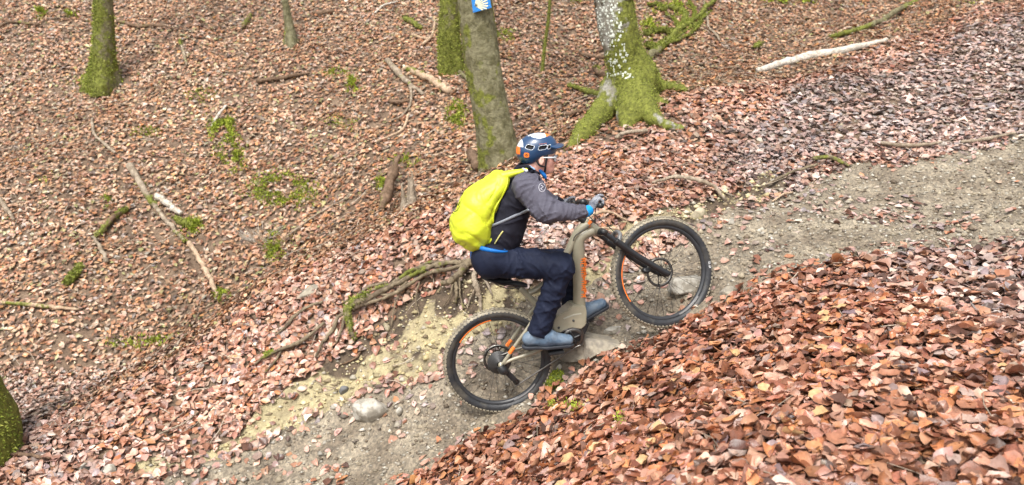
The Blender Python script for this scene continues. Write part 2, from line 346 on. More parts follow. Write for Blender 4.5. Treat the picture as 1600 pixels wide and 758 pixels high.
def scatter(name, d0, d1, dens, Lm, rows, cols, tilt, m, label, seed, lift=0.028):
    g = np.random.default_rng(seed); x0, x1, y0, y1 = -11.5, 12.5, 1.2, 17.5
    n = int((x1-x0)*(y1-y0)*dens); x = g.uniform(x0, x1, n); y = g.uniform(y0, y1, n)
    r = y*math.cos(PITCH) + 0.3
    k = (r >= d0) & (r < d1) & in_view(x, y); x, y = x[k], y[k]
    k = g.random(len(x)) < leaf_density(x, y, g); x, y = x[k], y[k]; n = len(x)
    Lq = np.where(beyond(x, y) > 0, Lm*0.80, Lm); Ln = np.clip(g.normal(Lq, Lq*0.2, n), Lq*0.5, Lq*1.6); Wd = Ln*np.clip(g.normal(0.60, 0.09, n), 0.38, 0.82)
    V = leaf_grid(n, rows, cols, Ln, Wd, g); N = Nrm(x, y)
    bare = np.minimum(sd_trail(x, y), sd_bank(x, y)) < -0.05
    up = np.where(bare, 0.006, 0.004 + lift*g.random(n)**0.8); tl = np.where(bare, 0.12, tilt)*(0.3 + 0.7*g.random(n)*1.4)
    a, b, c = frames(N, g.uniform(0, 2*math.pi, n), tl, g)
    P = np.stack([x, y, H(x, y)], 1) + N*up[:, None]
    W = P[:, None] + V[..., :1]*a[:, None] + V[..., 1:2]*b[:, None] + V[..., 2:]*c[:, None]
    C = leaf_colors(x, y, g); k = rows*cols; Cv = np.repeat(C[:, None], k, 1) * (1 + g.normal(0, 0.09, (n, k, 1))) * (1 + (0.22 if cols == 5 else 0)*(np.tile(np.arange(cols), rows) == 2))[None, :, None] * (1 - 0.18*(g.random(n) < .4)[:, None]*(np.abs(np.tile(np.linspace(-1, 1, cols), rows)) > .6)[None])[..., None]
    f = leaf_faces(rows, cols); F = (f[None] + (np.arange(n)*k)[:, None, None]).reshape(-1, 4)
    print(name, n, 'leaves', len(F)*2, 'tris')
    return tag(mesh_obj(name, W.reshape(-1, 3), F, m, parent=ground, colors=np.clip(Cv, 0.01, 0.85).reshape(-1, 3)), kind='stuff', label=label)
M_leaf = mat('dead_leaf', attr='tint', rough=0.32, spec=0.6, var=0.22, vscale=45, bump=0.0015, bscale=160, rvar=0.12)
scatter('nearest_leaf_litter', 1.5, 4.1, 2050, 0.074, 6, 5, 0.34, M_leaf, 'loose rust brown beech leaves at the bottom right of the near bank', 101, 0.045)
scatter('near_leaf_litter', 4.1, 5.2, 2050, 0.070, 5, 3, 0.34, M_leaf, 'loose rust brown beech leaves along the upper edge of the near bank', 104, 0.045)
scatter('middle_leaf_litter', 5.2, 7.6, 2200, 0.061, 4, 3, 0.32, M_leaf, 'pinkish brown beech leaves on the bank above the trail', 102, 0.03)
scatter('far_leaf_litter', 7.6, 16.5, 840, 0.080, 3, 3, 0.17, M_leaf, 'brown beech leaves covering the slope across the gully', 103, 0.03)
# the leaves that show largest, each an object of its own
def big_leaves(count=300):
    g = np.random.default_rng(5); variants = []
    for v in range(14):
        Ln = np.array([0.1]); V = leaf_grid(1, 7, 5, Ln, Ln*g.uniform(0.55, 0.78), g)[0]
        variants.append((V, leaf_faces(7, 5)))
    pal = [(0.44,0.25,0.17),(0.38,0.19,0.11),(0.32,0.14,0.08),(0.43,0.20,0.09),(0.50,0.33,0.24),(0.22,0.09,0.05),(0.34,0.24,0.20),(0.50,0.31,0.15)]
    ms = [mat('beech_leaf', c, rough=0.4, var=0.25, vscale=30, bump=0.0015, bscale=140, rvar=0.12) for c in pal]
    meshes = []
    for i, (V, F) in enumerate(variants):
        for j in range(3):
            o = mesh_obj('leaf', V, F, ms[(i*3+j) % len(ms)]); meshes.append(o.data); bpy.data.objects.remove(o)
    n = 0; x = g.uniform(-1.5, 4.5, 60000); y = g.uniform(1.6, 4.9, 60000)
    z = base_h(x, y) - CAM[2]; d = y*math.cos(PITCH) - z*math.sin(PITCH)
    k = in_view(x, y, -0.05) & (sd_trail(x, y) > 0.08) & (d < 4.7) & (g.random(len(x)) < np.clip((2.9/d)**2, 0, 1)); x, y = x[k], y[k]
    px, py = [], []
    for X, Y in zip(x, y):
        if n >= count: break
        if px and np.min((np.array(px)-X)**2 + (np.array(py)-Y)**2) < 0.075**2: continue
        px.append(X); py.append(Y)
        N = Nrm(np.array([X]), np.array([Y])); a, b, c = frames(N, g.uniform(0, 6.28, 1), np.array([0.28]), g)
        s = g.uniform(0.62, 1.0); Mx = Matrix([[a[0][i]*s, b[0][i]*s, c[0][i]*s, 0] for i in range(3)] + [[0, 0, 0, 1]])
        P = np.array([X, Y, H(X, Y)]) + N[0]*0.05; Mx.translation = Vector(P)
        inst('leaf', meshes[g.integers(len(meshes))], ground, Mx); n += 1
    print('single leaves', n)
big_leaves()

# ------------------------------------------------------------------ gravel and stones
def ico():
    p = (1+5**0.5)/2; V = np.array([(-1,p,0),(1,p,0),(-1,-p,0),(1,-p,0),(0,-1,p),(0,1,p),(0,-1,-p),(0,1,-p),(p,0,-1),(p,0,1),(-p,0,-1),(-p,0,1)], float); V /= np.linalg.norm(V[0])
    F = np.array([(0,11,5),(0,5,1),(0,1,7),(0,7,10),(0,10,11),(1,5,9),(5,11,4),(11,10,2),(10,7,6),(7,1,8),(3,9,4),(3,4,2),(3,2,6),(3,6,8),(3,8,9),(4,9,5),(2,4,11),(6,2,10),(8,6,7),(9,8,1)])
    return V, F
def gravel(name, n, area, size, sdf, m, label, seed, parent, pal):
    g = np.random.default_rng(seed); x = g.uniform(area[0], area[1], n*3); y = g.uniform(area[2], area[3], n*3)
    s = sdf(x, y); k = (s < -0.02) & in_view(x, y, 0.3); x, y = x[k][:n], y[k][:n]; n = len(x)
    V = np.array([(1,0,0),(0,1,0),(-1,0,0),(0,-1,0),(0,0,1),(0,0,-1)], float); F = np.array([(0,1,4),(1,2,4),(2,3,4),(3,0,4),(1,0,5),(2,1,5),(3,2,5),(0,3,5)]); r = 1.1*size*np.exp(g.normal(0, 0.5, n)); r = np.clip(r, size*0.3, size*4)
    sc = np.stack([g.uniform(0.8, 1.4, n), g.uniform(0.7, 1.1, n), g.uniform(0.4, 0.8, n)], 1)
    P = V[None]*(1 + g.normal(0, 0.20, (n, 6, 1)))*sc[:, None]*r[:, None, None]
    th = g.uniform(0, 6.28, n); c, s_ = np.cos(th), np.sin(th)
    X = P[..., 0]*c[:, None] - P[..., 1]*s_[:, None] + x[:, None]; Y = P[..., 0]*s_[:, None] + P[..., 1]*c[:, None] + y[:, None]
    Z = P[..., 2] + (H(x, y) + r*0.15)[:, None]
    C = np.array(pal)[g.integers(len(pal), size=n)]*(1 + g.normal(0, 0.15, (n, 1)))
    Ff = (F[None] + (np.arange(n)*6)[:, None, None]).reshape(-1, 3)
    return tag(mesh_obj(name, np.stack([X, Y, Z], -1).reshape(-1, 3), Ff, m, parent=parent, smooth_=False, colors=np.repeat(np.clip(C, .02, .8), 6, 0)), kind='stuff', label=label)
M_peb = mat('pebble', attr='tint', rough=0.7, var=0.15, vscale=60, bump=0.002, bscale=90)
gp = [(0.36,0.33,0.27),(0.27,0.24,0.19),(0.42,0.39,0.33),(0.16,0.13,0.10),(0.32,0.27,0.19),(0.24,0.20,0.14),(0.12,0.09,0.06)]
gravel('gravel', 26000, (-3.5, 8, 3.4, 10), 0.0080, sd_trail, M_peb, 'small limestone grit strewn along the trail', 7, trail, gp)
gravel('loose_earth', 6000, (-3.2, 3.2, 4.2, 7), 0.011, sd_bank, M_peb, 'crumbled ochre earth and grit on the bank', 8, bank,
       [(0.46,0.38,0.20),(0.30,0.25,0.14),(0.52,0.45,0.28),(0.22,0.17,0.10),(0.42,0.38,0.30)])
gravel('trampled_grit', 2500, (1.5, 9, 5.5, 12), 0.008, sd_tramp, M_peb, 'grit trodden in among the leaves on the upper path', 9, ground, gp)
def icosphere(sub):
    bm = bmesh.new(); bmesh.ops.create_icosphere(bm, subdivisions=sub, radius=1.0)
    V = np.array([v.co[:] for v in bm.verts]); F = np.array([[v.index for v in f.verts] for f in bm.faces]); bm.free(); return V, F
M_lime = mat('pale_limestone', (0.42, 0.395, 0.34), 0.8, col2=(0.26, 0.235, 0.19), mix_scale=14, var=0.2, vscale=40, bump=0.006, bscale=35)
M_grey = mat('dirty_grey_stone', (0.23, 0.205, 0.165), 0.8, col2=(0.31, 0.275, 0.21), mix_scale=9, var=0.2, vscale=40, bump=0.008, bscale=30)
M_dark = mat('dark_stone', (0.13, 0.13, 0.13), 0.7, var=0.25, vscale=40, bump=0.004, bscale=50)
M_buff = mat('buff_stone', (0.44, 0.38, 0.27), 0.7, col2=(0.30, 0.27, 0.17), mix_scale=16, var=0.2, vscale=40, bump=0.004, bscale=50)
def stone(px, py, wpx, hpx, label, m, yaw=0.0, sink=0.3, ang=0.5, seed=0, tiltx=0.0, group=None):
    q = G(px, py); d = (q[1]*math.cos(PITCH) - (q[2]-CAM[2])*math.sin(PITCH)); k = d/FPX
    a = wpx*k/2; c = hpx*k/2*0.95; V, F = icosphere(4)
    # angular stone: clip by random planes, then roughen
    g = np.random.default_rng(seed + 900)
    for _ in range(int(10*ang) + 3):
        nn = g.normal(0, 1, 3); nn /= np.linalg.norm(nn); t = g.uniform(0.42, 0.8); dd = V @ nn; V = V - np.maximum(dd - t, 0)[:, None]*nn
    V = V*(1 + 0.05*fbm3(V[:, 0]+seed, V[:, 1], V[:, 2], 2.5, 3, seed))[:, None]
    V = V*np.array([a, a*0.62, c]); cs, sn = math.cos(yaw), math.sin(yaw)
    ct, st = math.cos(tiltx), math.sin(tiltx); V = np.stack([V[:, 0]*ct - V[:, 2]*st, V[:, 1], V[:, 0]*st + V[:, 2]*ct], 1)
    V = np.stack([V[:, 0]*cs - V[:, 1]*sn, V[:, 0]*sn + V[:, 1]*cs, V[:, 2] + c*(1-2*sink)], 1)
    return tag(mesh_obj('stone', V, F, m, loc=q), label=label, cat='stone', group=group)
stone(578, 654, 72, 44, 'pale flat angular rock lying on the trail left of the rear wheel', M_lime, 0.25, 0.22, 0.8, 1, 0.3)
stone(921, 562, 118, 62, 'broad grey brown boulder sunk in the trail under the pedals', M_grey, 0.1, 0.36, 0.4, 2)
stone(1090, 337, 30, 26, 'rounded buff stone on the bank above the front wheel', M_buff, 0.3, 0.15, 0.2, 3)
stone(1062, 460, 88, 34, 'whitish rough rock behind the spokes of the front wheel', M_lime, 0.3, 0.34, 1.0, 24, 0.25)
stone(537, 598, 17, 17, 'small dark round stone on the ochre earth bank', M_dark, 0, 0.25, 0.2, 5)
stone(604, 512, 12, 18, 'small upright pale stone below the mossy roots', M_buff, 0, 0.1, 0.3, 6)
stone(172, 746, 28, 30, 'greenish white stone among leaves at the bottom left edge', M_lime, 0.5, 0.25, 0.7, 7)
stone(131, 738, 24, 20, 'smaller white stone left of the greenish white stone', M_lime, 0.9, 0.25, 0.7, 8)
stone(625, 653, 15, 16, 'white pebble right of the pale flat rock on the trail', M_lime, 0.9, 0.25, 0.5, 9)
stone(1143, 352, 13, 12, 'pale stone just right of the rounded buff stone', M_lime, 0.2, 0.2, 0.6, 10)
stone(957, 520, 32, 13, 'long thin pale stone on the trail behind the far shoe', M_lime, 0.2, 0.3, 0.6, 12, 0.25)
stone(478, 460, 44, 18, 'flat brown grey stone in the leaves above the long root', M_grey, 0.4, 0.3, 0.5, 13, 0.35)
stone(1133, 468, 36, 20, 'grey cobble on the trail behind the front tyre', M_grey, 0.4, 0.3, 0.5, 14, 0.2)
stone(452, 712, 13, 8, 'small orange brown stone in the lower part of the trail', mat('orange_stone', (0.42, 0.22, 0.12), 0.7, var=0.2, bump=0.003), 0.4, 0.3, 0.5, 15)
stone(1379, 213, 15, 8, 'dark wet stone in the grey leaves above the right end of the trail', M_dark, 0.4, 0.3, 0.5, 16)
# ------------------------------------------------------------------ surfaces from distance fields (surface nets)
def surface_nets(fn, lo, hi, h):
    lo = np.array(lo, float); n = np.ceil((np.array(hi)-lo)/h).astype(int)+1; ax = [lo[i] + h*np.arange(n[i]) for i in range(3)]
    X, Y, Z = np.meshgrid(*ax, indexing='ij'); v = fn(X, Y, Z).astype(np.float32); s = v < 0
    cs = np.zeros(tuple(n-1), np.int8); off = [(a, b, c) for a in (0, 1) for b in (0, 1) for c in (0, 1)]
    sl = lambda a, b, c: (slice(a, n[0]-1+a), slice(b, n[1]-1+b), slice(c, n[2]-1+c))
    for o in off: cs += s[sl(*o)]
    act = (cs > 0) & (cs < 8); ids = -np.ones(act.shape, np.int64); I = np.argwhere(act); ids[act] = np.arange(len(I))
    acc = np.zeros((len(I), 3)); cnt = np.zeros(len(I))
    for a in range(8):
        for b in range(a+1, 8):
            oa, ob = np.array(off[a]), np.array(off[b])
            if np.abs(oa-ob).sum() != 1: continue
            va = v[tuple((I+oa).T)]; vb = v[tuple((I+ob).T)]; m = (va < 0) != (vb < 0); t = va[m]/(va[m]-vb[m]); acc[m] += oa + (ob-oa)*t[:, None]; cnt[m] += 1
    V = lo + h*(I + acc/np.maximum(cnt, 1)[:, None]); Fs = []
    for d in range(3):
        e = [0, 0, 0]; e[d] = 1; u, w_ = [(1, 2), (2, 0), (0, 1)][d]
        A = s[:n[0]-e[0], :n[1]-e[1], :n[2]-e[2]]; Bv = s[e[0]:, e[1]:, e[2]:]; E = np.argwhere(A != Bv); E = E[(E[:, u] > 0) & (E[:, w_] > 0) & (E[:, u] < n[u]-1) & (E[:, w_] < n[w_]-1)]
        if not len(E): continue
        du = np.zeros(3, int); du[u] = 1; dw = np.zeros(3, int); dw[w_] = 1
        q = np.stack([ids[tuple((E-du-dw).T)], ids[tuple((E-dw).T)], ids[tuple(E.T)], ids[tuple((E-du).T)]], 1); flip = ~s[tuple(E.T)]; q[flip] = q[flip][:, ::-1]; Fs.append(q)
    F = np.concatenate(Fs); return V, F[(F >= 0).all(1)]
def rc(X, Y, Z, a, b, r1, r2, sy=1.0):
    """tapered limb from a to b; sy stretches it sideways"""
    a = np.array(a, float); b = np.array(b, float); ab = b-a; L = ab @ ab; px, py, pz = X-a[0], (Y-a[1]), Z-a[2]
    t = np.clip((px*ab[0]+py*ab[1]+pz*ab[2])/L, 0, 1); return np.sqrt((px-t*ab[0])**2 + ((py-t*ab[1])/sy)**2 + (pz-t*ab[2])**2) - (r1+(r2-r1)*t)
def el(X, Y, Z, c, r, rot=0.0):
    """ellipsoid; rot turns it in the x-z plane"""
    x, y, z = X-c[0], Y-c[1], Z-c[2]; cs, sn = math.cos(rot), math.sin(rot); x, z = x*cs+z*sn, -x*sn+z*cs
    k = np.sqrt((x/r[0])**2+(y/r[1])**2+(z/r[2])**2); return (k-1)*min(r)*0.999 if False else k*(k-1)/(np.sqrt((x/r[0]**2)**2+(y/r[1]**2)**2+(z/r[2]**2)**2)+1e-9)
def su(a, b, k):
    h = np.clip(0.5+0.5*(b-a)/k, 0, 1); return b+(a-b)*h - k*h*(1-h)
def sus(k, *d):
    o = d[0]
    for q in d[1:]: o = su(o, q, k)
    return o
# ------------------------------------------------------------------ tubes: branches, roots, trunks
def catmull(P, n):
    P = np.asarray(P, float); Q = np.vstack([2*P[0]-P[1], P, 2*P[-1]-P[-2]]); out = []; m = len(P) - 1
    for i in range(m):
        a, b, c, d = Q[i:i+4]; t = np.linspace(0, 1, n, endpoint=(i == m-1))[:, None]
        out.append(0.5*((2*b) + (-a+c)*t + (2*a-5*b+4*c-d)*t**2 + (-a+3*b-3*c+d)*t**3))
    return np.vstack(out)
def tube_vf(P, r, sides=8, rough=0.0, seed=0, ell=1.0, flat_up=None, cap=True):
    P = np.asarray(P, float); n = len(P); r = np.interp(np.linspace(0, 1, n), np.linspace(0, 1, len(np.atleast_1d(r))), np.atleast_1d(r))
    T = np.gradient(P, axis=0); T /= np.linalg.norm(T, axis=1, keepdims=True) + 1e-12
    up = np.array(flat_up if flat_up is not None else (0, 0, 1.0)); 
    if abs(T[0] @ up) > 0.95 and flat_up is None: up = np.array([0, 1.0, 0])
    V = []; A = up - (up @ T[0])*T[0]; A /= np.linalg.norm(A)
    th = np.arange(sides)/sides*2*math.pi
    for i in range(n):
        A = A - (A @ T[i])*T[i]; A /= np.linalg.norm(A); B = np.cross(T[i], A)
        V.append(P[i] + r[i]*(np.cos(th)[:, None]*A*ell + np.sin(th)[:, None]*B))
    V = np.vstack(V)
    if rough:
        c = np.repeat(P, sides, 0); k = 1 + rough*fbm3(V[:, 0]*1+seed, V[:, 1], V[:, 2], 0.35/max(r.mean(), 0.004), 3, seed); V = c + (V - c)*k[:, None]
    i = (np.arange(n-1)[:, None]*sides + np.arange(sides)[None]); j = (np.arange(n-1)[:, None]*sides + (np.arange(sides)+1)[None] % sides)
    F = [list(q) for q in np.stack([i, j, j+sides, i+sides], -1).reshape(-1, 4)]
    if cap: F += [list(range(sides))[::-1], [(n-1)*sides + q for q in range(sides)]]
    return V, F
def join(parts):
    V = []; F = []; k = 0
    for v, f in parts:
        V.append(np.asarray(v)); F += [[q + k for q in ff] for ff in f]; k += len(v)
    return np.vstack(V), F
def blades(name, P, N, size, m, seed, parent, label=None, per=1, kind='stuff'):
    """tiny pointed moss / grass leaves standing on a surface"""
    g = np.random.default_rng(seed); P = np.repeat(P, per, 0); N = np.repeat(N, per, 0); n = len(P); size = np.asarray(size)
    if size.ndim: size = np.repeat(size, per)
    d = N + g.normal(0, 0.55, (n, 3)); d /= np.linalg.norm(d, axis=1, keepdims=True); s = np.cross(d, g.normal(0, 1, (n, 3))); s /= np.linalg.norm(s, axis=1, keepdims=True)
    L = size*g.uniform(0.5, 1.4, n); Wd = L*0.32; b = P + g.normal(0, 1, (n, 3))*(L*0.35)[:, None]
    V = np.stack([b - s*Wd[:, None], b + s*Wd[:, None], b + d*L[:, None]], 1).reshape(-1, 3)
    C = np.array([(0.19,0.23,0.035),(0.25,0.29,0.045),(0.12,0.15,0.025),(0.30,0.32,0.07)])[g.integers(4, size=n)]*(np.array([1.25, 1.3, 0.9]) if m.name.startswith('bright') else 1.0)*(1+g.normal(0, .15, (n, 1)))
    o = mesh_obj(name, V, np.arange(3*n).reshape(-1, 3), m, parent=parent, smooth_=False, colors=np.repeat(np.clip(C, 0.01, 1), 3, 0)); return tag(o, label=label, kind=kind)
M_moss = mat('moss_blade', attr='tint', rough=0.8, spec=0.2, var=0.35, vscale=9)
M_moss_bright = mat('bright_moss', attr='tint', rough=0.8, spec=0.2, var=0.3, vscale=12)
def bark(name, c, c2, mossc=(0.20, 0.215, 0.04)):
    return mat(name, c, 0.85, spec=0.3, col2=c2, mix_scale=11, mix_lo=0.42, mix_hi=0.6, var=0.35, vscale=30, bump=0.02, bscale=22, attr_mix=('moss', mossc, 9.0), bump2=0.004, b2scale=90)
M_bark = bark('beech_bark', (0.21, 0.195, 0.115), (0.12, 0.11, 0.055))
M_barkg = bark('olive_bark', (0.20, 0.18, 0.10), (0.12, 0.105, 0.055))
M_barkl = bark('silver_bark', (0.31, 0.30, 0.265), (0.22, 0.205, 0.165))
M_lichen = mat('white_lichen', (0.62, 0.66, 0.58), 0.9, var=0.2, vscale=40, bump=0.003, bscale=60)
def tree(pts, y0, label, m, moss_fn, lobes=5, flare=0.5, flare_h=0.35, roots=(), ext=5.5, seed=0, lichen=0, blade_n=2500, lean_y=0.0, limbs=4, blade=0.02, group=None, sink=0.15, butt=()):
    """pts: (px, py, width px) from the base upward; the trunk stands in the vertical plane through its base"""
    C, Rr = [], []
    for px, py, wp in pts:
        r = raydir(px, py); t = (y0 - CAM[1]) / r[1]; q = CAM + r*t; C.append(q); Rr.append(wp/2/FPX*t)
    C = np.array(C); b = C[0].copy(); root = empty('tree', tuple((b[0], b[1], b[2]-0.0)), label=label, cat='tree', group=group)
    C = C - b; C[:, 1] += C[:, 2]*lean_y
    d = C[-1]-C[-2]; d /= np.linalg.norm(d); d[2] = abs(d[2]); C = np.vstack([[0, 0, -sink], C[1:] if len(C) > 1 else C, C[-1]+d*ext*0.5+np.array([0.1, 0, 0]), C[-1]+d*ext]); Rr = [Rr[0]] + list(Rr[1:]) + [Rr[-1]*0.72, Rr[-1]*0.45]
    s = np.concatenate([[0], np.cumsum(np.linalg.norm(np.diff(C, axis=0), axis=1))]); ss = np.unique(np.concatenate([np.linspace(0, 1.4, 46), np.linspace(1.4, s[-1], 40)]))
    P = np.stack([np.interp(ss, s, C[:, i]) for i in range(3)], 1); rr = np.interp(ss, s, Rr)
    for _ in range(3): P[1:-1] = (P[:-2]+P[1:-1]*2+P[2:])/4
    n = len(ss); S = 44; th = np.arange(S)/S*2*math.pi; g = np.random.default_rng(seed); ph = g.uniform(0, 6.28)
    fl = flare*np.exp(-np.maximum(ss - sink, 0)/flare_h)
    lob = 0.5 + 0.5*np.cos(lobes*th + ph + 0.6*np.sin(th+ph)); rad = rr[:, None]*(1 + fl[:, None]*(0.35 + 1.1*lob[None]**1.5))
    for ba, bA, bw, bh in butt: rad = rad + rr[:, None]*bA*np.exp(-((np.mod(th - ba + math.pi, 2*math.pi) - math.pi)/bw)**2)[None]*np.exp(-np.maximum(ss - sink, 0)/bh)[:, None]
    X = P[:, 0][:, None] + rad*np.cos(th); Y = P[:, 1][:, None] + rad*np.sin(th); Z = np.repeat(P[:, 2][:, None], S, 1)
    nz = fbm3(X*1.0+seed, Y, Z*0.5, 3.5, 3, seed)*0.05 + fbm3(X+seed, Y, Z, 14, 2, seed)*0.018
    X = P[:, 0][:, None] + rad*(1+nz)*np.cos(th); Y = P[:, 1][:, None] + rad*(1+nz)*np.sin(th)
    V = np.stack([X, Y, Z], -1).reshape(-1, 3); i = np.arange(n-1)[:, None]*S + np.arange(S)[None]; j = np.arange(n-1)[:, None]*S + (np.arange(S)+1)[None] % S
    F = np.stack([i, j, j+S, i+S], -1).reshape(-1, 4); TH = np.tile(th, n); mo = moss_fn(V[:, 2], TH, V)
    mesh_obj('trunk', V, F, m, parent=root, attrs={'moss': mo})
    sel = []
    Nn = np.stack([np.cos(TH), np.sin(TH), np.zeros_like(TH)], 1)
    front = (np.sin(TH) < 0.35) & (V[:, 2] < C[len(pts)][2]*0.6+0.5)
    pr = np.where(front, np.clip(mo-0.35, 0, 1), 0)*np.repeat(rr, S)
    if pr.sum() > 0 and blade_n:
        k = g.choice(len(V), blade_n, p=pr/pr.sum()); jit = g.normal(0, 0.008, (blade_n, 3))
        blades('moss', V[k]+jit - Nn[k]*0.004, Nn[k], blade, M_moss, seed+1, root)
    for q in roots:                                            # (pixel polyline, radii): surface roots running out from the foot
        W = [G(px, py, 0.02 + 0.5*float(np.interp(i_/max(len(q[0])-1, 1), np.linspace(0, 1, len(q[1])), q[1]))) - b for i_, (px, py) in enumerate(q[0])]; st = q[2] if len(q) > 2 else (0, 0, 0.12)
        Q = catmull(np.array([np.array(st)] + W), 7); Q[-1, 2] -= 0.05; v, f = tube_vf(Q, q[1], 10, 0.22, seed+3)
        mv = np.clip(0.9 - 0.9*np.linspace(0, 1, len(v)) + (q[3] if len(q) > 3 else 0), 0, 1); mesh_obj('root', v, f, m, parent=root, attrs={'moss': mv})
        kk = g.choice(len(v), 500, p=(mv+0.02)/(mv+0.02).sum()); cc = np.repeat(Q, 10, 0)[kk]; nn = v[kk]-cc; nn /= np.linalg.norm(nn, axis=1, keepdims=True)+1e-9
        blades('moss', v[kk], nn, blade*0.8, M_moss, seed+5, root)
    if lichen:
        k = np.where((np.sin(TH) < -0.1) & (np.cos(TH) < 0.25) & (V[:, 2] > 0.45) & (V[:, 2] < 2.2))[0]; k = g.choice(k, lichen); vs, fs = [], []
        for q in k:
            nrm = Nn[q]; a = np.array([-nrm[1], nrm[0], 0]); sz = g.uniform(0.004, 0.017); m8 = 9; t8 = np.arange(m8)/m8*6.283; rr8 = sz*(1+g.normal(0, .2, m8))
            c0 = V[q] + nrm*0.005 + g.normal(0, 0.01, 3)*[1, 1, 2]; ring = c0 + rr8[:, None]*(np.cos(t8)[:, None]*a + np.sin(t8)[:, None]*1.3*np.array([0, 0, 1.0])) - nrm*0.006
            vs.append(np.vstack([ring, c0 + nrm*0.004])); fs.append([[e, (e+1) % m8, m8] for e in range(m8)])
        v, f = join(list(zip(vs, fs))); tag(mesh_obj('lichen', v, f, M_lichen, parent=root), kind='stuff')
    for q in range(limbs):                                     # bare winter crown, high above the picture
        a = g.uniform(0, 6.28); k = int(n*g.uniform(0.72, 0.97)); p0 = P[k]; L = g.uniform(0.9, 1.8)
        e = p0 + np.array([math.cos(a)*L, math.sin(a)*L, L*0.8]); mid = (p0+e)/2 + g.normal(0, .12, 3)
        v, f = tube_vf(catmull([p0, mid, e], 5), [rr[k]*0.45, rr[k]*0.08], 7); mesh_obj('limb', v, f, m, parent=root, attrs={'moss': np.zeros(len(v))})
    return root
def yof(px, py): return float(G0(px, py)[1])
nz = lambda V, s, f=3.0: 0.35*fbm3(V[:, 0], V[:, 1], V[:, 2], f, 3, s)
# middle tree behind the rider (the one with the sign): mossy to the left, brown to the right
T_MID_Y = 8.45
tree([(786, 283, 64), (780, 240, 62), (768, 180, 58), (755, 110, 56), (746, 40, 55), (740, -10, 54)], T_MID_Y,
     'leaning brown and green tree trunk behind the cyclist with the blue sign', M_bark,
     lambda z, t, V: np.clip(0.42 - 0.30*np.cos(t+0.15) + 2.2*nz(V, 3, 9), 0, 1)*0.75, 4, 0.12, 0.3, seed=11, blade_n=1500, blade=0.010)
tree([(706, 106, 34), (702, 70, 33), (702, 20, 30), (703, -10, 29)], yof(704, 108), 'thin mossy green trunk just left of the tree with the blue sign', M_barkg,
     lambda z, t, V: np.clip(1.0 - 0.3*z + nz(V, 5), 0, 1), 3, 0.25, 0.3, seed=12, blade_n=3500, blade=0.022,
     roots=[([(712, 112), (733, 130)], [0.06, 0.02])])
tree([(160, 132, 46), (162, 90, 33), (163, 40, 29), (161, -10, 28)], yof(162, 134), 'thin mossy tree trunk at the upper left with a dark foot', M_barkg,
     lambda z, t, V: np.clip(0.85 - 0.22*z - 0.3*np.cos(t) + nz(V, 7), 0, 1), 4, 0.35, 0.22, seed=13, blade_n=3500, blade=0.026)
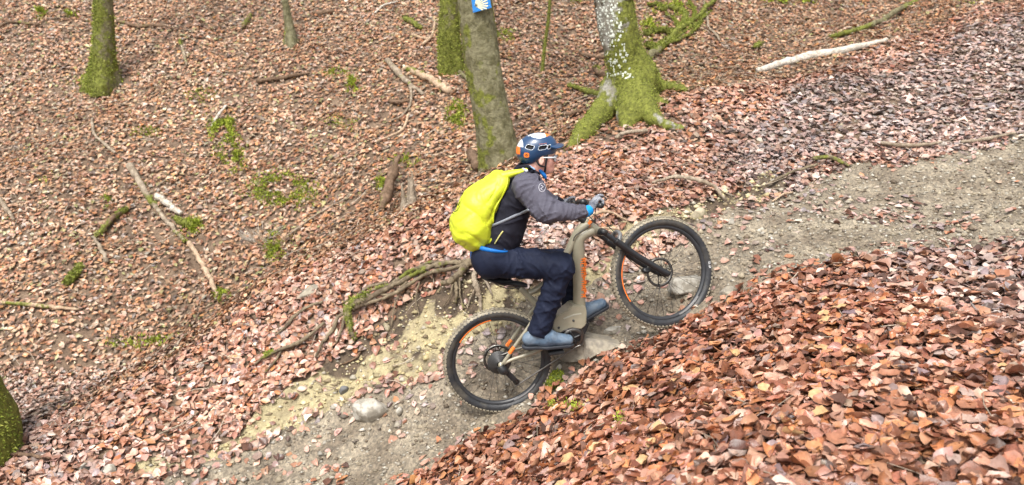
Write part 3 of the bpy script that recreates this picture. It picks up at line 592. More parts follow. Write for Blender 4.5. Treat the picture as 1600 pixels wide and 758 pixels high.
def big_tree():
    y0 = 8.6; C, Rr = [], []
    for px, py, wp in ((992, 196, 66), (988, 160, 66), (981, 110, 63), (967, 50, 62), (957, -10, 60)):
        r = raydir(px, py); t = (y0 - CAM[1])/r[1]; C.append(CAM + r*t); Rr.append(wp/2/FPX*t)
    C = np.array(C); b = C[0].copy(); C = C - b; C = np.vstack([[0, 0, -.5], C]); Rr = [Rr[0]] + Rr
    root = empty('tree', tuple(b), label='thick beech trunk with white lichen spots and flared mossy roots', cat='tree')
    g = lambda px, py, l: G(px, py, l) - b
    RT = [([(-.02, 0, .62), g(958, 176, .24), g(938, 196, .10), g(915, 212, .05), g(896, 229, .02), g(882, 240, -.04)], [.15, .155, .12, .09, .06, .03]),
          ([(0, 0, .48), g(1004, 180, .12), g(1020, 194, .05), g(1042, 203, .03), g(1062, 204, .01), g(1075, 203, -.04)], [.15, .12, .09, .065, .045, .03]),
          ([(.02, 0, .50), g(1014, 152, .10), g(1040, 144, .04), g(1066, 144, .02), g(1082, 147, -.03)], [.20, .14, .09, .055, .03]),
          ([(0, 0, .45), g(984, 192, .06), g(978, 203, -.02)], [.20, .14, .07]), ([(0, 0, .40), g(1012, 164, .05), g(1034, 166, .01), g(1046, 168, -.04)], [.18, .11, .06, .03]),
          ([(-.05, 0, .4), g(962, 168, .02), g(942, 166, -.05)], [.18, .12, .05]), ([g(938, 196, .08), g(925, 186, .03), g(914, 183, -.03)], [.08, .05, .03])]
    def f(X, Y, Z):
        q = None
        for i in range(len(C)-1): d = rc(X, Y, Z, C[i], C[i+1], Rr[i], Rr[i+1]); q = d if q is None else np.minimum(q, d)
        for P, r in RT:
            d = None
            for i in range(len(P)-1): e = rc(X, Y, Z, P[i], P[i+1], r[i], r[i+1]); d = e if d is None else su(d, e, .03)
            q = su(q, d, .075)
        return q - .020*fbm3(X, Y, Z*.6, 4, 3, 5) - .008*fbm3(X, Y, Z, 18, 2, 6)
    V, F = surface_nets(f, [-1.25, -1.15, -.75], [1.1, .75, C[-1][2]-.05], .021)
    e = .02; v0 = f(V[:, 0], V[:, 1], V[:, 2]); N = np.stack([f(V[:, 0]+e, V[:, 1], V[:, 2])-v0, f(V[:, 0], V[:, 1]+e, V[:, 2])-v0, f(V[:, 0], V[:, 1], V[:, 2]+e)-v0], 1); N /= np.linalg.norm(N, axis=1, keepdims=True)+1e-9
    ax = np.interp(V[:, 2], C[:, 2], C[:, 0]); side = (V[:, 0]-ax)/.3; tipd = np.linalg.norm(V[:, :2], axis=1)
    mo = np.clip(.60 + .55*side*smooth(.0, .6, V[:, 2]) - .30*np.clip(V[:, 2]-.55, 0, 2) + .55*smooth(1.0, .3, V[:, 2]) + .25*N[:, 2] + .65*fbm3(V[:, 0], V[:, 1], V[:, 2], 3, 3, 9), 0, 1)
    mo = mo*(1 - .4*smooth(.55, .85, np.where(side > 0, tipd, 0)))
    mesh_obj('trunk', V, F, M_barkl, parent=root, attrs={'moss': mo})
    gg = np.random.default_rng(14); pr = np.clip(mo-.45, 0, 1)*(N[:, 1] < .4); k = gg.choice(len(V), 16000, p=pr/pr.sum()); blades('moss', V[k]+gg.normal(0, .008, (16000, 3)), N[k], .013, M_moss, 15, root)
    kk = np.where((side < .05) & (side > -.95) & (N[:, 1] < -.2) & (V[:, 2] > .5) & (V[:, 2] < 2.3))[0]; kk = gg.choice(kk, 230); vs, fs = [], []
    for q in kk:
        n_ = N[q]; a = np.cross(n_, [0, 0, 1]); a /= np.linalg.norm(a); c_ = np.cross(a, n_); sz = gg.uniform(.003, .013); t8 = np.arange(9)/9*6.283; r8 = sz*(1+gg.normal(0, .3, 9)); c0 = V[q] + n_*.006
        vs.append(np.vstack([c0 + r8[:, None]*(np.cos(t8)[:, None]*a + np.sin(t8)[:, None]*1.3*c_) - n_*.006, c0 + n_*.003])); fs.append([[e_, (e_+1) % 9, 9] for e_ in range(9)])
    v, f_ = join(list(zip(vs, fs))); tag(mesh_obj('lichen', v, f_, M_lichen, parent=root), kind='stuff')
    top = C[-1]; d = (C[-1]-C[-2])/np.linalg.norm(C[-1]-C[-2]); P = [top - d*.1, top + d*1.5, top + d*3.2 + [.1, 0, 0], top + d*5]; v, f_ = tube_vf(catmull(P, 8), [Rr[-1], Rr[-1]*.85, Rr[-1]*.7, Rr[-1]*.4], 30, .05); mesh_obj('upper_trunk', v, f_, M_barkl, parent=root, attrs={'moss': np.full(len(v), .2)})
    for i in range(4):
        a = gg.uniform(0, 6.28); p0 = top + d*(2.2+.7*i); L_ = gg.uniform(.9, 1.8); e_ = p0 + np.array([math.cos(a)*L_, math.sin(a)*L_, L_*.8]); v, f_ = tube_vf(catmull([p0, (p0+e_)/2+gg.normal(0, .12, 3), e_], 5), [.09, .015], 7); mesh_obj('limb', v, f_, M_barkl, parent=root, attrs={'moss': np.zeros(len(v))})
big_tree()
tree([(-72, 660, 168), (-94, 612, 156), (-116, 565, 142), (-142, 500, 124), (-158, 440, 112)], 5.05, 'very mossy green tree foot cut off by the left edge', M_barkg,
     lambda z, t, V: np.clip(1.25 + nz(V, 13), 0, 1), 3, 0.10, 0.2, seed=15, blade_n=15000, blade=0.018, ext=5, lean_y=0.05, sink=0.4)
tree([(458, 66, 20), (452, 40, 14), (447, 10, 11), (443, -10, 10)], yof(458, 68), 'slim grey brown young trunk near the top between the left and middle trees', M_bark,
     lambda z, t, V: np.clip(0.15 + nz(V, 15), 0, 1), 3, 0.4, 0.15, seed=16, blade_n=300, ext=3, limbs=2, blade=0.015)
tree([(846, 112, 6), (850, 80, 5), (857, 30, 5), (860, -10, 5)], yof(846, 113), 'very thin mossy sapling between the sign tree and the lichen tree', M_barkg,
     lambda z, t, V: np.clip(0.9 + nz(V, 17), 0, 1), 3, 0.2, 0.1, seed=17, blade_n=900, ext=1.8, limbs=2, blade=0.012)
tree([(776, 56, 11), (768, 30, 9), (764, -5, 9)], yof(776, 58), 'bent mossy sapling foot just right of the blue sign', M_barkg,
     lambda z, t, V: np.clip(0.9 + nz(V, 18), 0, 1), 3, 0.3, 0.1, seed=18, blade_n=500, ext=1.8, limbs=1, blade=0.014, roots=[([(786, 66)], [0.03, 0.015], (0, 0, 0.05))])
# the blue way mark on the middle tree
def sign():
    y = T_MID_Y - 0.215; K = y/raydir(752, 5)[1]
    def pt(px, py, o=0.0): r = raydir(px, py); return CAM + r*((y-o)/r[1])
    c = pt(752, 4); root = empty('trail_sign', tuple(c), label='small blue way mark plate with pale shell rays on the leaning trunk', cat='sign')
    A = [(735, -16), (762, -20), (768, 12), (739, 20)]
    f = [pt(*a, 0.006)-c for a in A]; bk = [pt(*a, -0.002)-c for a in A]
    me = mesh_obj('plate', np.array(f+bk), [[3, 2, 1, 0], [4, 5, 6, 7], [0, 1, 5, 4], [1, 2, 6, 5], [2, 3, 7, 6], [3, 0, 4, 7]], mat('blue_enamel', (0.025, 0.22, 0.62), 0.35, var=0.12, vscale=50), parent=root, smooth_=False)
    vs, fs = [], []; h = np.array([742.5, 9.0])
    for i, an in enumerate(np.linspace(-80, 28, 9)):
        a = R(an); d = np.array([math.cos(a), math.sin(a)]); L = [17, 19, 20, 20.5, 20.5, 20, 19.5, 18, 13][i]; n_ = np.array([-d[1], d[0]])
        q = [h + n_*0.5, h - n_*0.5, h + d*L - n_*1.15, h + d*(L+0.8), h + d*L + n_*1.15]; q = [np.array([min(max(p[0], 737), 765.5), min(p[1], 17)]) for p in q]
        vs.append(np.array([pt(*p, 0.0085)-c for p in q])); fs.append([[0, 1, 2, 3, 4]])
    v, f_ = join(list(zip(vs, fs))); mesh_obj('shell_rays', v, f_, mat('pale_yellow_print', (0.80, 0.80, 0.55), 0.5), parent=root, smooth_=False)
    for a in ((740.5, 16.5), (764, 9)):
        q = pt(*a, 0.012)-c; v, f_ = tube_vf([q+[0, 0.008, 0], q], [0.004, 0.004], 8); mesh_obj('screw', v, f_, mat('screw_metal', (0.5, 0.5, 0.5), 0.3, metal=1), parent=root)
sign()

# ------------------------------------------------------------------ branches, logs, roots
M_wood = bark('grey_deadwood', (0.34, 0.28, 0.21), (0.22, 0.17, 0.12)); M_pale = bark('bleached_wood', (0.58, 0.53, 0.46), (0.42, 0.37, 0.30)); M_brown = bark('dark_rotten_wood', (0.12, 0.075, 0.045), (0.20, 0.13, 0.085))
M_tan = bark('tan_barkless_wood', (0.52, 0.38, 0.26), (0.38, 0.27, 0.18)); M_root = bark('root_bark', (0.22, 0.175, 0.115), (0.12, 0.09, 0.06))
def px_r(q, wpx): return wpx/2/FPX*((q[1])*math.cos(PITCH) - (q[2]-CAM[2])*math.sin(PITCH))
def stick(name, cat, paths, label, m, moss=0.0, lift=0.055, seed=0, sides=8, blade_n=0, rough=0.25, blade=0.016, group=None):
    """paths: list of (pixel polyline with optional lift, widths in px); the first is the stem, the rest its side branches"""
    first = paths[0][0][0]; b = G(first[0], first[1]); root = empty(name, tuple(b), label=label, cat=cat, group=group)
    g = np.random.default_rng(seed+50)
    for i, (poly, ws) in enumerate(paths):
        W = []; 
        for p in poly:
            q = G(p[0], p[1], lift); 
            if len(p) > 2: q = q + np.array([0, -0.25*p[2], p[2]])
            W.append(q - b)
        rad = [(0.9 if cat == 'root' else 1.15)*px_r(W[min(int(round(k*(len(W)-1)/max(len(ws)-1, 1))), len(W)-1)]+b, wv) for k, wv in enumerate(ws)]
        Q = catmull(W, 8); Q[1:-1] += g.normal(0, 1, (len(Q)-2, 3))*min(rad)*0.25
        v, f = tube_vf(Q, rad, sides, rough, seed+i); mv = np.clip(moss + 0.5*fbm3(v[:, 0], v[:, 1], v[:, 2], 2.2, 2, seed), 0, 1) if moss else np.zeros(len(v))
        mesh_obj({'stem': 'stem'}.get('x', 'stem') if i == 0 else ('side_branch' if cat != 'root' else 'side_root'), v, f, m, parent=root, attrs={'moss': mv})
        if blade_n and i == 0 or (blade_n and moss > 0.6):
            pr = np.clip(mv-0.35, 0, 1) * (v[:, 2] > np.repeat(Q, sides, 0)[:, 2]-0.2*np.repeat(np.full(len(Q), 1), sides)*0)
            if pr.sum() > 0:
                kk = g.choice(len(v), blade_n, p=pr/pr.sum()); cc = np.repeat(Q, sides, 0)[kk]; nn = v[kk]-cc; nn /= np.linalg.norm(nn, axis=1, keepdims=True)+1e-9
                blades('moss', v[kk], nn, blade, M_moss, seed+i, root)
    return root
B = 'fallen_branch'
stick(B, 'branch', [([(204, 266), (222, 296), (240, 325), (268, 360), (290, 385)], [10, 8, 6, 5])], 'half mossy long stick lying diagonally below the upper left tree', M_wood, 0.42, seed=1, blade_n=250)
stick(B, 'branch', [([(296, 386), (312, 412), (328, 442), (341, 470)], [6, 7, 7, 5])], 'bare tan stick pointing down at the end of the half mossy one', M_tan, 0, seed=2)
stick(B, 'branch', [([(246, 314), (264, 327), (284, 341)], [9, 10, 6])], 'short bleached stick right beside the half mossy long stick', M_pale, 0, seed=3)
stick(B, 'branch', [([(275, 350), (288, 356), (303, 358)], [7, 9, 10])], 'short dark branch with a bright mossy end under the bleached stick', M_brown, 0.55, seed=4, blade_n=400)
stick(B, 'branch', [([(200, 334), (178, 348), (156, 372), (148, 380)], [5, 8, 9, 7])], 'curved mossy branch left of the half mossy long stick', M_brown, 0.5, seed=5, blade_n=500)
stick(B, 'branch', [([(126, 424), (116, 438), (104, 452)], [9, 13, 9])], 'short thick bright green mossy branch in the left slope', M_brown, 0.9, seed=6, blade_n=900)
stick(B, 'branch', [([(146, 377), (158, 395), (168, 417)], [4, 5, 6])], 'thin grey stick leading down from the curved mossy branch', M_wood, 0.1, seed=7)
stick(B, 'branch', [([(2, 480), (45, 484), (88, 488), (125, 492)], [5, 6, 6, 3])], 'tan stick lying level at the left edge', M_tan, 0.05, seed=8)
stick(B, 'branch', [([(0, 318), (12, 335), (24, 352)], [6, 6, 4])], 'grey stick slanting down at the left edge below the rotten wood', M_wood, 0, seed=9)
stick(B, 'branch', [([(355, 171), (342, 185), (331, 205)], [3, 4, 4])], 'thin pale stick above the green plants left of the middle', M_pale, 0, seed=10)
stick(B, 'branch', [([(145, 192), (148, 215), (172, 238), (180, 246)], [4, 4, 4, 3])], 'thin bent grey stick below the upper left tree', M_wood, 0, seed=11)
stick(B, 'branch', [([(0, 48), (14, 40), (40, 42), (62, 44)], [5, 4, 4, 3])], 'dark thin branch in the top left corner', M_brown, 0.1, seed=12)
stick(B, 'branch', [([(184, 38), (215, 47), (245, 46), (270, 50)], [4, 5, 5, 3])], 'dark thin branch right of the upper left tree', M_brown, 0.1, seed=13)
stick(B, 'branch', [([(393, 26), (386, 40), (379, 50)], [4, 6, 4])], 'short mossy dark branch left of the slim young trunk', M_brown, 0.6, seed=14, blade_n=150)
stick(B, 'branch', [([(281, 68), (288, 90), (292, 108)], [4, 4, 3])], 'short mossy twig pointing down the upper left slope', M_wood, 0.5, seed=15, blade_n=80)
stick(B, 'branch', [([(402, 133), (430, 130), (458, 125), (484, 120)], [6, 6, 5, 3])], 'dark branch lying level below the slim young trunk', M_brown, 0.15, seed=16)
stick(B, 'branch', [([(490, 26), (505, 25), (522, 23)], [6, 8, 4])], 'short dark curved branch right of the slim young trunk', M_brown, 0.1, seed=17)
stick(B, 'branch', [([(586, 26), (600, 14), (622, 8)], [3, 3, 2])], 'thin whitish twig at the top between young trunk and mossy trunk', M_pale, 0, seed=18)
stick(B, 'branch', [([(606, 101), (622, 120), (640, 138), (662, 154)], [8, 9, 7, 5]), ([(640, 134), (643, 155), (641, 172)], [5, 4, 3]), ([(641, 172), (628, 188), (612, 196)], [3, 3, 2])], 'pale grey forked branch with a curved arm left of the middle trees', M_wood, 0.1, seed=19)
stick(B, 'branch', [([(635, 113), (655, 122), (680, 134), (703, 150)], [8, 9, 9, 10])], 'straight pale log like branch right of the forked grey one', M_tan, 0.1, seed=20, sides=10)
stick(B, 'branch', [([(644, 60), (662, 66), (672, 66)], [4, 4, 3]), ([(680, 40), (675, 62), (660, 76)], [3, 4, 4])], 'small pale forked twig left of the thin mossy trunk', M_tan, 0.1, seed=21)
stick(B, 'branch', [([(632, 34), (645, 42), (658, 50)], [6, 8, 5])], 'short mossy green branch above the pale forked twig', M_brown, 0.7, seed=22, blade_n=300)
stick(B, 'branch', [([(638, 186), (632, 205), (620, 215), (588, 228)], [4, 3, 3, 2])], 'long thin curving twig in the leaves left of the backpack', M_tan, 0, seed=23)
stick(B, 'branch', [([(608, 165), (625, 166), (641, 163)], [5, 6, 4])], 'short dark stick under the forked grey branch', M_brown, 0, seed=24)
stick(B, 'branch', [([(735, 250), (742, 262), (748, 274)], [12, 14, 14])], 'stubby mossy branch end just above the yellow backpack', M_brown, 0.5, seed=25, blade_n=200, lift=0.09)
stick(B, 'branch', [([(905, 90), (930, 95), (953, 96)], [4, 5, 5])], 'thin dark branch left of the lichen trunk', M_brown, 0.2, seed=26)
stick(B, 'branch', [([(884, 188), (905, 181), (925, 180)], [5, 6, 4])], 'thin dark twig left of the flared roots', M_brown, 0.1, seed=27)
stick(B, 'branch', [([(888, 140), (912, 149), (945, 156)], [6, 7, 8])], 'mossy branch running to the foot of the lichen trunk', M_brown, 0.6, seed=28, blade_n=350)
stick(B, 'branch', [([(930, 115), (944, 124), (952, 122)], [7, 9, 9])], 'short stub of mossy branch at the left of the lichen trunk', M_brown, 0.55, seed=29, blade_n=200)
stick(B, 'branch', [([(1014, 96), (1035, 78), (1062, 52), (1085, 36), (1118, 4)], [10, 10, 8, 6, 5]), ([(1018, 88), (1046, 74), (1078, 60), (1096, 40)], [5, 5, 4, 3]), ([(1030, 84), (1056, 66), (1084, 46), (1110, 24)], [4, 4, 3, 2]), ([(1060, 54), (1056, 40), (1040, 28)], [5, 4, 3]), ([(1084, 36), (1084, 22), (1076, 8)], [4, 3, 3]), ([(1040, 22), (1030, 14), (1012, 14)], [6, 5, 3]), ([(1050, 56), (1030, 54), (1008, 60)], [8, 9, 10]), ([(1066, 46), (1070, 28), (1048, 18), (1028, 20)], [6, 7, 6, 4]), ([(1072, 40), (1098, 30), (1102, 12)], [6, 5, 3]), ([(1040, 72), (1022, 80), (1010, 76)], [9, 9, 7])],
      'big mossy fallen bough with several arms right of the lichen trunk', M_barkg, 0.85, seed=30, blade_n=1500, lift=0.06)
stick(B, 'branch', [([(1107, 50), (1120, 62), (1124, 70)], [3, 3, 2]), ([(1100, 8), (1104, 30), (1107, 50)], [3, 3, 3])], 'thin bare grey twig right of the mossy bough', M_wood, 0, seed=31)
stick(B, 'branch', [([(1178, 80), (1186, 76), (1192, 73)], [5, 8, 4])], 'tiny mossy stub above the left end of the white log', M_brown, 0.7, seed=32, blade_n=100)
stick(B, 'branch', [([(1296, 64), (1330, 56), (1372, 40), (1410, 18), (1452, -4)], [5, 6, 7, 7, 6])], 'long olive brown branch above the white log', M_barkg, 0.35, seed=33, blade_n=300)
stick('log', 'log', [([(1184, 116), (1230, 103), (1270, 93), (1325, 84), (1385, 68)], [8, 12, 13, 11, 5])], 'bleached white thin log lying on the leaves at the upper right', M_pale, 0.0, seed=34, sides=12, lift=0.05, rough=0.07)
stick(B, 'branch', [([(1375, 233), (1410, 237), (1448, 236), (1470, 232)], [5, 6, 5, 3])], 'thin brown stick where the grey leaves meet the trail', M_wood, 0.05, seed=35)
stick(B, 'branch', [([(1500, 232), (1540, 227), (1585, 221)], [4, 5, 3])], 'long thin stick near the right edge above the trail', M_wood, 0, seed=36)
stick(B, 'branch', [([(962, 225), (975, 217), (1005, 214), (1012, 214)], [5, 6, 6, 3])], 'curved brown twig below the flared roots', M_wood, 0.1, seed=37)
stick(B, 'branch', [([(450, 375), (500, 340), (540, 318)], [2, 2.5, 2])], 'hair thin grey twig slanting over the left slope', M_wood, 0, seed=38)
stick(B, 'branch', [([(250, 690), (268, 682), (290, 672), (310, 655)], [2.5, 3, 2, 2])], 'thin grey twig on the bank at the lower left', M_wood, 0, seed=39)
stick(B, 'branch', [([(0, 725), (40, 722), (80, 728)], [5, 6, 4])], 'dark stick buried in leaves at the bottom left corner', M_brown, 0, seed=40)
stick(B, 'branch', [([(1000, 722), (1020, 713), (1037, 708)], [2.5, 2.5, 2])], 'short thin twig on the near leaves below the front wheel', M_wood, 0, seed=41, lift=0.05)
# exposed roots along the bank
Rt = 'tree_root'
stick(Rt, 'root', [([(740, 424, .02), (715, 432, .06), (680, 440, .08), (640, 458, .08), (600, 476, .07), (572, 490, .05), (552, 504, .05)], [9, 9, 8, 8, 9, 9, 10]),
      ([(738, 430, .03), (700, 446, .06), (665, 452, .07), (630, 472, .06), (598, 484, .04), (570, 494, .04)], [8, 7, 7, 7, 7, 5]), ([(742, 420, .02), (705, 430, .05), (668, 433, .06), (640, 446, .05), (600, 468, .04), (574, 482, .03)], [6, 6, 6, 5, 5, 4]), ([(680, 444, .05), (650, 452, .07), (618, 476, .05), (590, 480, .05)], [4, 5, 5, 4]), ([(656, 462, .04), (650, 478, .02), (655, 496, -.01)], [3, 2.5, 2]), ([(622, 478, .03), (616, 492, .01), (612, 508, -.01)], [3, 2.5, 2]),
      ([(735, 428, .05), (716, 452, .06), (700, 464, .05), (690, 462, .04)], [10, 12, 11, 7]), ([(712, 456, .05), (714, 468, .03), (712, 478, 0)], [7, 6, 4]),
      ([(690, 440, .07), (662, 441, .07), (636, 446, .05), (612, 462, .05)], [7, 8, 7, 5]), ([(718, 454, .05), (719, 470, .02), (724, 486, -.01)], [4, 3.5, 2.5]), ([(708, 462, .04), (702, 474, .02), (692, 484, -.01)], [3.5, 3, 2])],
      'long thick olive root bridging the top of the bare bank', M_root, 0.18, seed=50, sides=10, blade_n=120, lift=0.05, blade=0.008)
stick(Rt, 'root', [([(746, 428, .02), (741, 450, .05), (748, 464, .04), (752, 482, .01)], [9, 10, 9, 6]), ([(743, 455, .04), (735, 470, .02), (730, 484, 0)], [4, 3, 2]), ([(750, 440, .04), (762, 452, .03), (770, 466, .0)], [5, 4, 2.5])], 'stubby root hanging down the bank left of the saddle', M_wood, 0.0, seed=51, lift=0.03)
stick(Rt, 'root', [([(572, 490, .05), (556, 496, .07), (546, 508, .06), (548, 528, .02), (555, 542, 0)], [12, 15, 13, 9, 6]), ([(566, 488, .05), (578, 480, .05)], [12, 9])], 'bright mossy elbow of root at the lower end of the bank', M_root, 0.75, seed=52, blade_n=700, blade=0.011)
stick(Rt, 'root', [([(550, 503, .05), (530, 516, .05), (522, 528, .02), (505, 550, .02), (494, 570, 0)], [8, 7, 7, 5, 4]), ([(540, 510, .04), (535, 528, .02), (526, 548, 0)], [5, 5, 3])], 'dark root running down left from the mossy elbow', M_root, 0.1, seed=53)
stick(Rt, 'root', [([(640, 462, .04), (600, 465, .04), (565, 478, .03), (538, 488, .03)], [5, 5, 5, 4])], 'thin root alongside the long olive one', M_root, 0.35, seed=54, blade_n=120)
stick(Rt, 'root', [([(606, 452), (580, 458), (560, 472), (544, 496)], [4, 6, 5, 4])], 'short brown root in the leaves above the long olive one', M_root, 0.1, seed=55)
stick(Rt, 'root', [([(505, 483), (485, 489), (462, 505), (448, 520), (430, 535)], [5, 5, 6, 6, 3])], 'curved brown root in the leaves left of the mossy elbow', M_root, 0.1, seed=56)
stick(Rt, 'root', [([(508, 520, .03), (485, 540, .03), (462, 552, .02), (440, 560, .02), (410, 574, .01), (398, 582)], [6, 6, 9, 7, 5, 3]), ([(442, 558), (430, 576), (414, 594)], [5, 4, 3])], 'lower long root with a mossy patch in the left bank', M_root, 0.35, seed=57, blade_n=250)
stick(Rt, 'root', [([(568, 543), (556, 556), (540, 566), (525, 576)], [3, 3.5, 3, 2])], 'thin dark root on the ochre earth', M_brown, 0, seed=58, lift=0.02)
stick(Rt, 'root', [([(1018, 300, .02), (1050, 296, .05), (1080, 299, .05), (1112, 308, .03), (1132, 318, 0)], [5, 7, 8, 7, 5])], 'grey root above the rounded stone and front wheel', M_wood, 0.1, seed=59)
stick(Rt, 'root', [([(1268, 262, .02), (1290, 262, .04), (1312, 268, .03), (1325, 276, 0)], [6, 8, 7, 4]), ([(1196, 295, .0), (1235, 285, .03), (1275, 272, .03)], [4, 5, 5])], 'grey brown arched root at the left end of the grey leaves', M_root, 0.15, seed=60)
stick(Rt, 'root', [([(905, 372, .04), (925, 358, .06), (950, 352, .06), (978, 356, .02)], [6, 6, 5, 3]), ([(925, 374, .04), (955, 378, .05), (966, 376, .05)], [4, 4.5, 4])], 'pale bent root in the dark hollow under the fork', M_tan, 0, seed=61, lift=0.05)
stick(Rt, 'root', [([(1238, 312, .0), (1222, 318, .02), (1206, 324, 0)], [3, 4, 3])], 'thin light root at the edge of the upper trail', M_tan, 0, seed=62, lift=0.02)
# broken stump and the dark split wood beside it
def shard_stump(px, py, hpx, wpx, label, m, seed, n=9, lean=0.0, name='tree_stump', cat='stump', moss=0.0):
    b = G(px, py); k = (b[1]*math.cos(PITCH)-(b[2]-CAM[2])*math.sin(PITCH))/FPX; root = empty(name, tuple(b), label=label, cat=cat); g = np.random.default_rng(seed)
    for i in range(n):
        a = g.uniform(0, 6.28); rr = wpx*k*0.32*g.random()**0.5; p = np.array([math.cos(a)*rr, math.sin(a)*rr*0.7, -0.06]); hh = hpx*k*g.uniform(0.3, 1.0) if i else hpx*k
        e = p + np.array([lean*hh + g.normal(0, 0.02), g.normal(0, .03), hh]); q = catmull([p, (p+e)/2 + g.normal(0, 0.012, 3), e], 6); r0 = wpx*k*g.uniform(0.09, 0.16)
        v, f = tube_vf(q, [r0*1.3, r0, r0*0.55, r0*0.12], 7, 0.45, seed+i, ell=0.6); mesh_obj('splinter', v, f, m, parent=root, attrs={'moss': np.full(len(v), moss)})
shard_stump(645, 324, 66, 46, 'weathered grey broken stump standing in the leaves left of the backpack', M_wood, 71)
shard_stump(612, 332, 40, 34, 'low brown rotten stump leaning against dark split wood', M_brown, 72, 7, .3)
stick('split_wood', 'branch', [([(596, 335), (606, 315, .06), (617, 292, .14), (626, 278, .2)], [8, 15, 13, 5])], 'dark split piece of wood leaning at the grey stump', M_brown, 0.12, seed=73, sides=7, rough=0.45)
shard_stump(14, 312, 22, 20, 'grey rotten wood chunk at the left edge', M_wood, 74, 7, 0.2)
# twig tuft and plants
M_green = mat('green_leaflet', attr='tint', rough=0.5, var=0.2, vscale=20)
def moss_patch(px, py, wpx, hpx, n, label, size=0.022, seed=0, name='moss_patch', cat='moss', bright=1.0):
    g = np.random.default_rng(seed+300); b = G(px, py); P = []
    qa = G0(px-wpx/2, py); qb = G0(px+wpx/2, py); qc = G0(px, py-hpx/2); qd = G0(px, py+hpx/2)
    ca, cb = g.normal(0, 0.42, (n, 2)).T; k = fbm2(ca*2+seed, cb*2, 1.2, 3, seed) > -0.15; ca, cb = ca[k], cb[k]
    X = b[0] + ca*(qb[0]-qa[0]) + cb*(qc[0]-qd[0]); Y = b[1] + ca*(qb[1]-qa[1]) + cb*(qc[1]-qd[1])*1.0
    hgt = 0.03 + 0.03*np.maximum(0, fbm2(X, Y, 9, 2, seed)) + size*0.9*np.exp(-(ca**2+cb**2)*3)
    P = np.stack([X, Y, H(X, Y) + hgt], 1); N = Nrm(X, Y); n = int(n)
    P = np.repeat(P, 4, 0); N = np.repeat(N, 4, 0); size = size*.62; P = P + g.normal(0, .012, P.shape)
    root = empty(name, tuple(b), label=label, cat=cat); return blades('frond', P - b, N, size, M_moss_bright if bright > 1 else M_moss, seed, root)
MP = [(350, 207, 26, 30, 700, 'upper of two bright green plant tufts left of the middle', .05), (370, 255, 16, 28, 350, 'sparse lower green tuft below the bright one', .04), (346, 250, 14, 10, 90, 'faint green sprig left of the sparse lower tuft', .03),
 (442, 302, 56, 38, 1600, 'wide low green moss cushion left of the grey stump', .035), (432, 392, 22, 26, 500, 'green moss at the root tuft beside the crest', .035), (712, 182, 18, 26, 500, 'bright moss lump left of the leaning trunk', .035),
 (550, 138, 12, 14, 120, 'fresh green leaf cluster in the upper slope', .06), (528, 118, 30, 8, 90, 'scattered green sprigs above the fresh leaf cluster', .04), (530, 195, 34, 14, 160, 'thin mossy streak in the middle of the slope', .03),
 (303, 358, 18, 14, 300, 'bright moss at the end of the dark short branch', .04), (345, 465, 12, 10, 120, 'small green tuft at the tip of the bare tan stick', .04), (64, 24, 12, 8, 140, 'green tuft in the top left corner', .05), (108, 26, 12, 10, 140, 'green tuft left of the upper left tree', .05),
 (228, 212, 26, 10, 120, 'yellowish green sprigs under the thin bent stick', .04), (76, 282, 18, 8, 90, 'faint green sprigs on the left slope', .04), (597, 290, 10, 14, 120, 'small bright tuft beside the dark split wood', .04), (636, 258, 24, 12, 120, 'green sprigs above the grey stump', .04),
 (168, 320, 10, 12, 70, 'tiny green sprig above the curved mossy branch', .04), (1050, 18, 40, 14, 260, 'green moss around the mossy bough', .05), (1230, 2, 60, 10, 500, 'green plants at the top edge above the white log', .07),
 (1014, 44, 14, 14, 250, 'dark moss lump touching the lichen trunk on its right', .05), (900, 4, 10, 8, 60, 'green sprig at the top beside the lichen trunk', .05), (884, 645, 34, 10, 260, 'mossy streak in the near leaves under the pedals', .02),
 (970, 675, 14, 12, 120, 'small moss spot in the near leaves', .02), (205, 545, 40, 12, 110, 'green sprigs behind the crest of the left bank', .04), (245, 540, 30, 10, 90, 'few green sprigs near the left crest', .04), (320, 152, 40, 10, 90, 'pale green sprigs right of the upper left tree', .04),
 (790, 60, 24, 12, 90, 'green sprigs right of the sign tree', .04), (150, 128, 40, 14, 350, 'moss ring around the foot of the upper left tree', .04), (1512, 0, 30, 6, 60, 'green sprigs at the top right', .05)]
for i, p in enumerate(MP): moss_patch(*p, seed=i, bright=2)
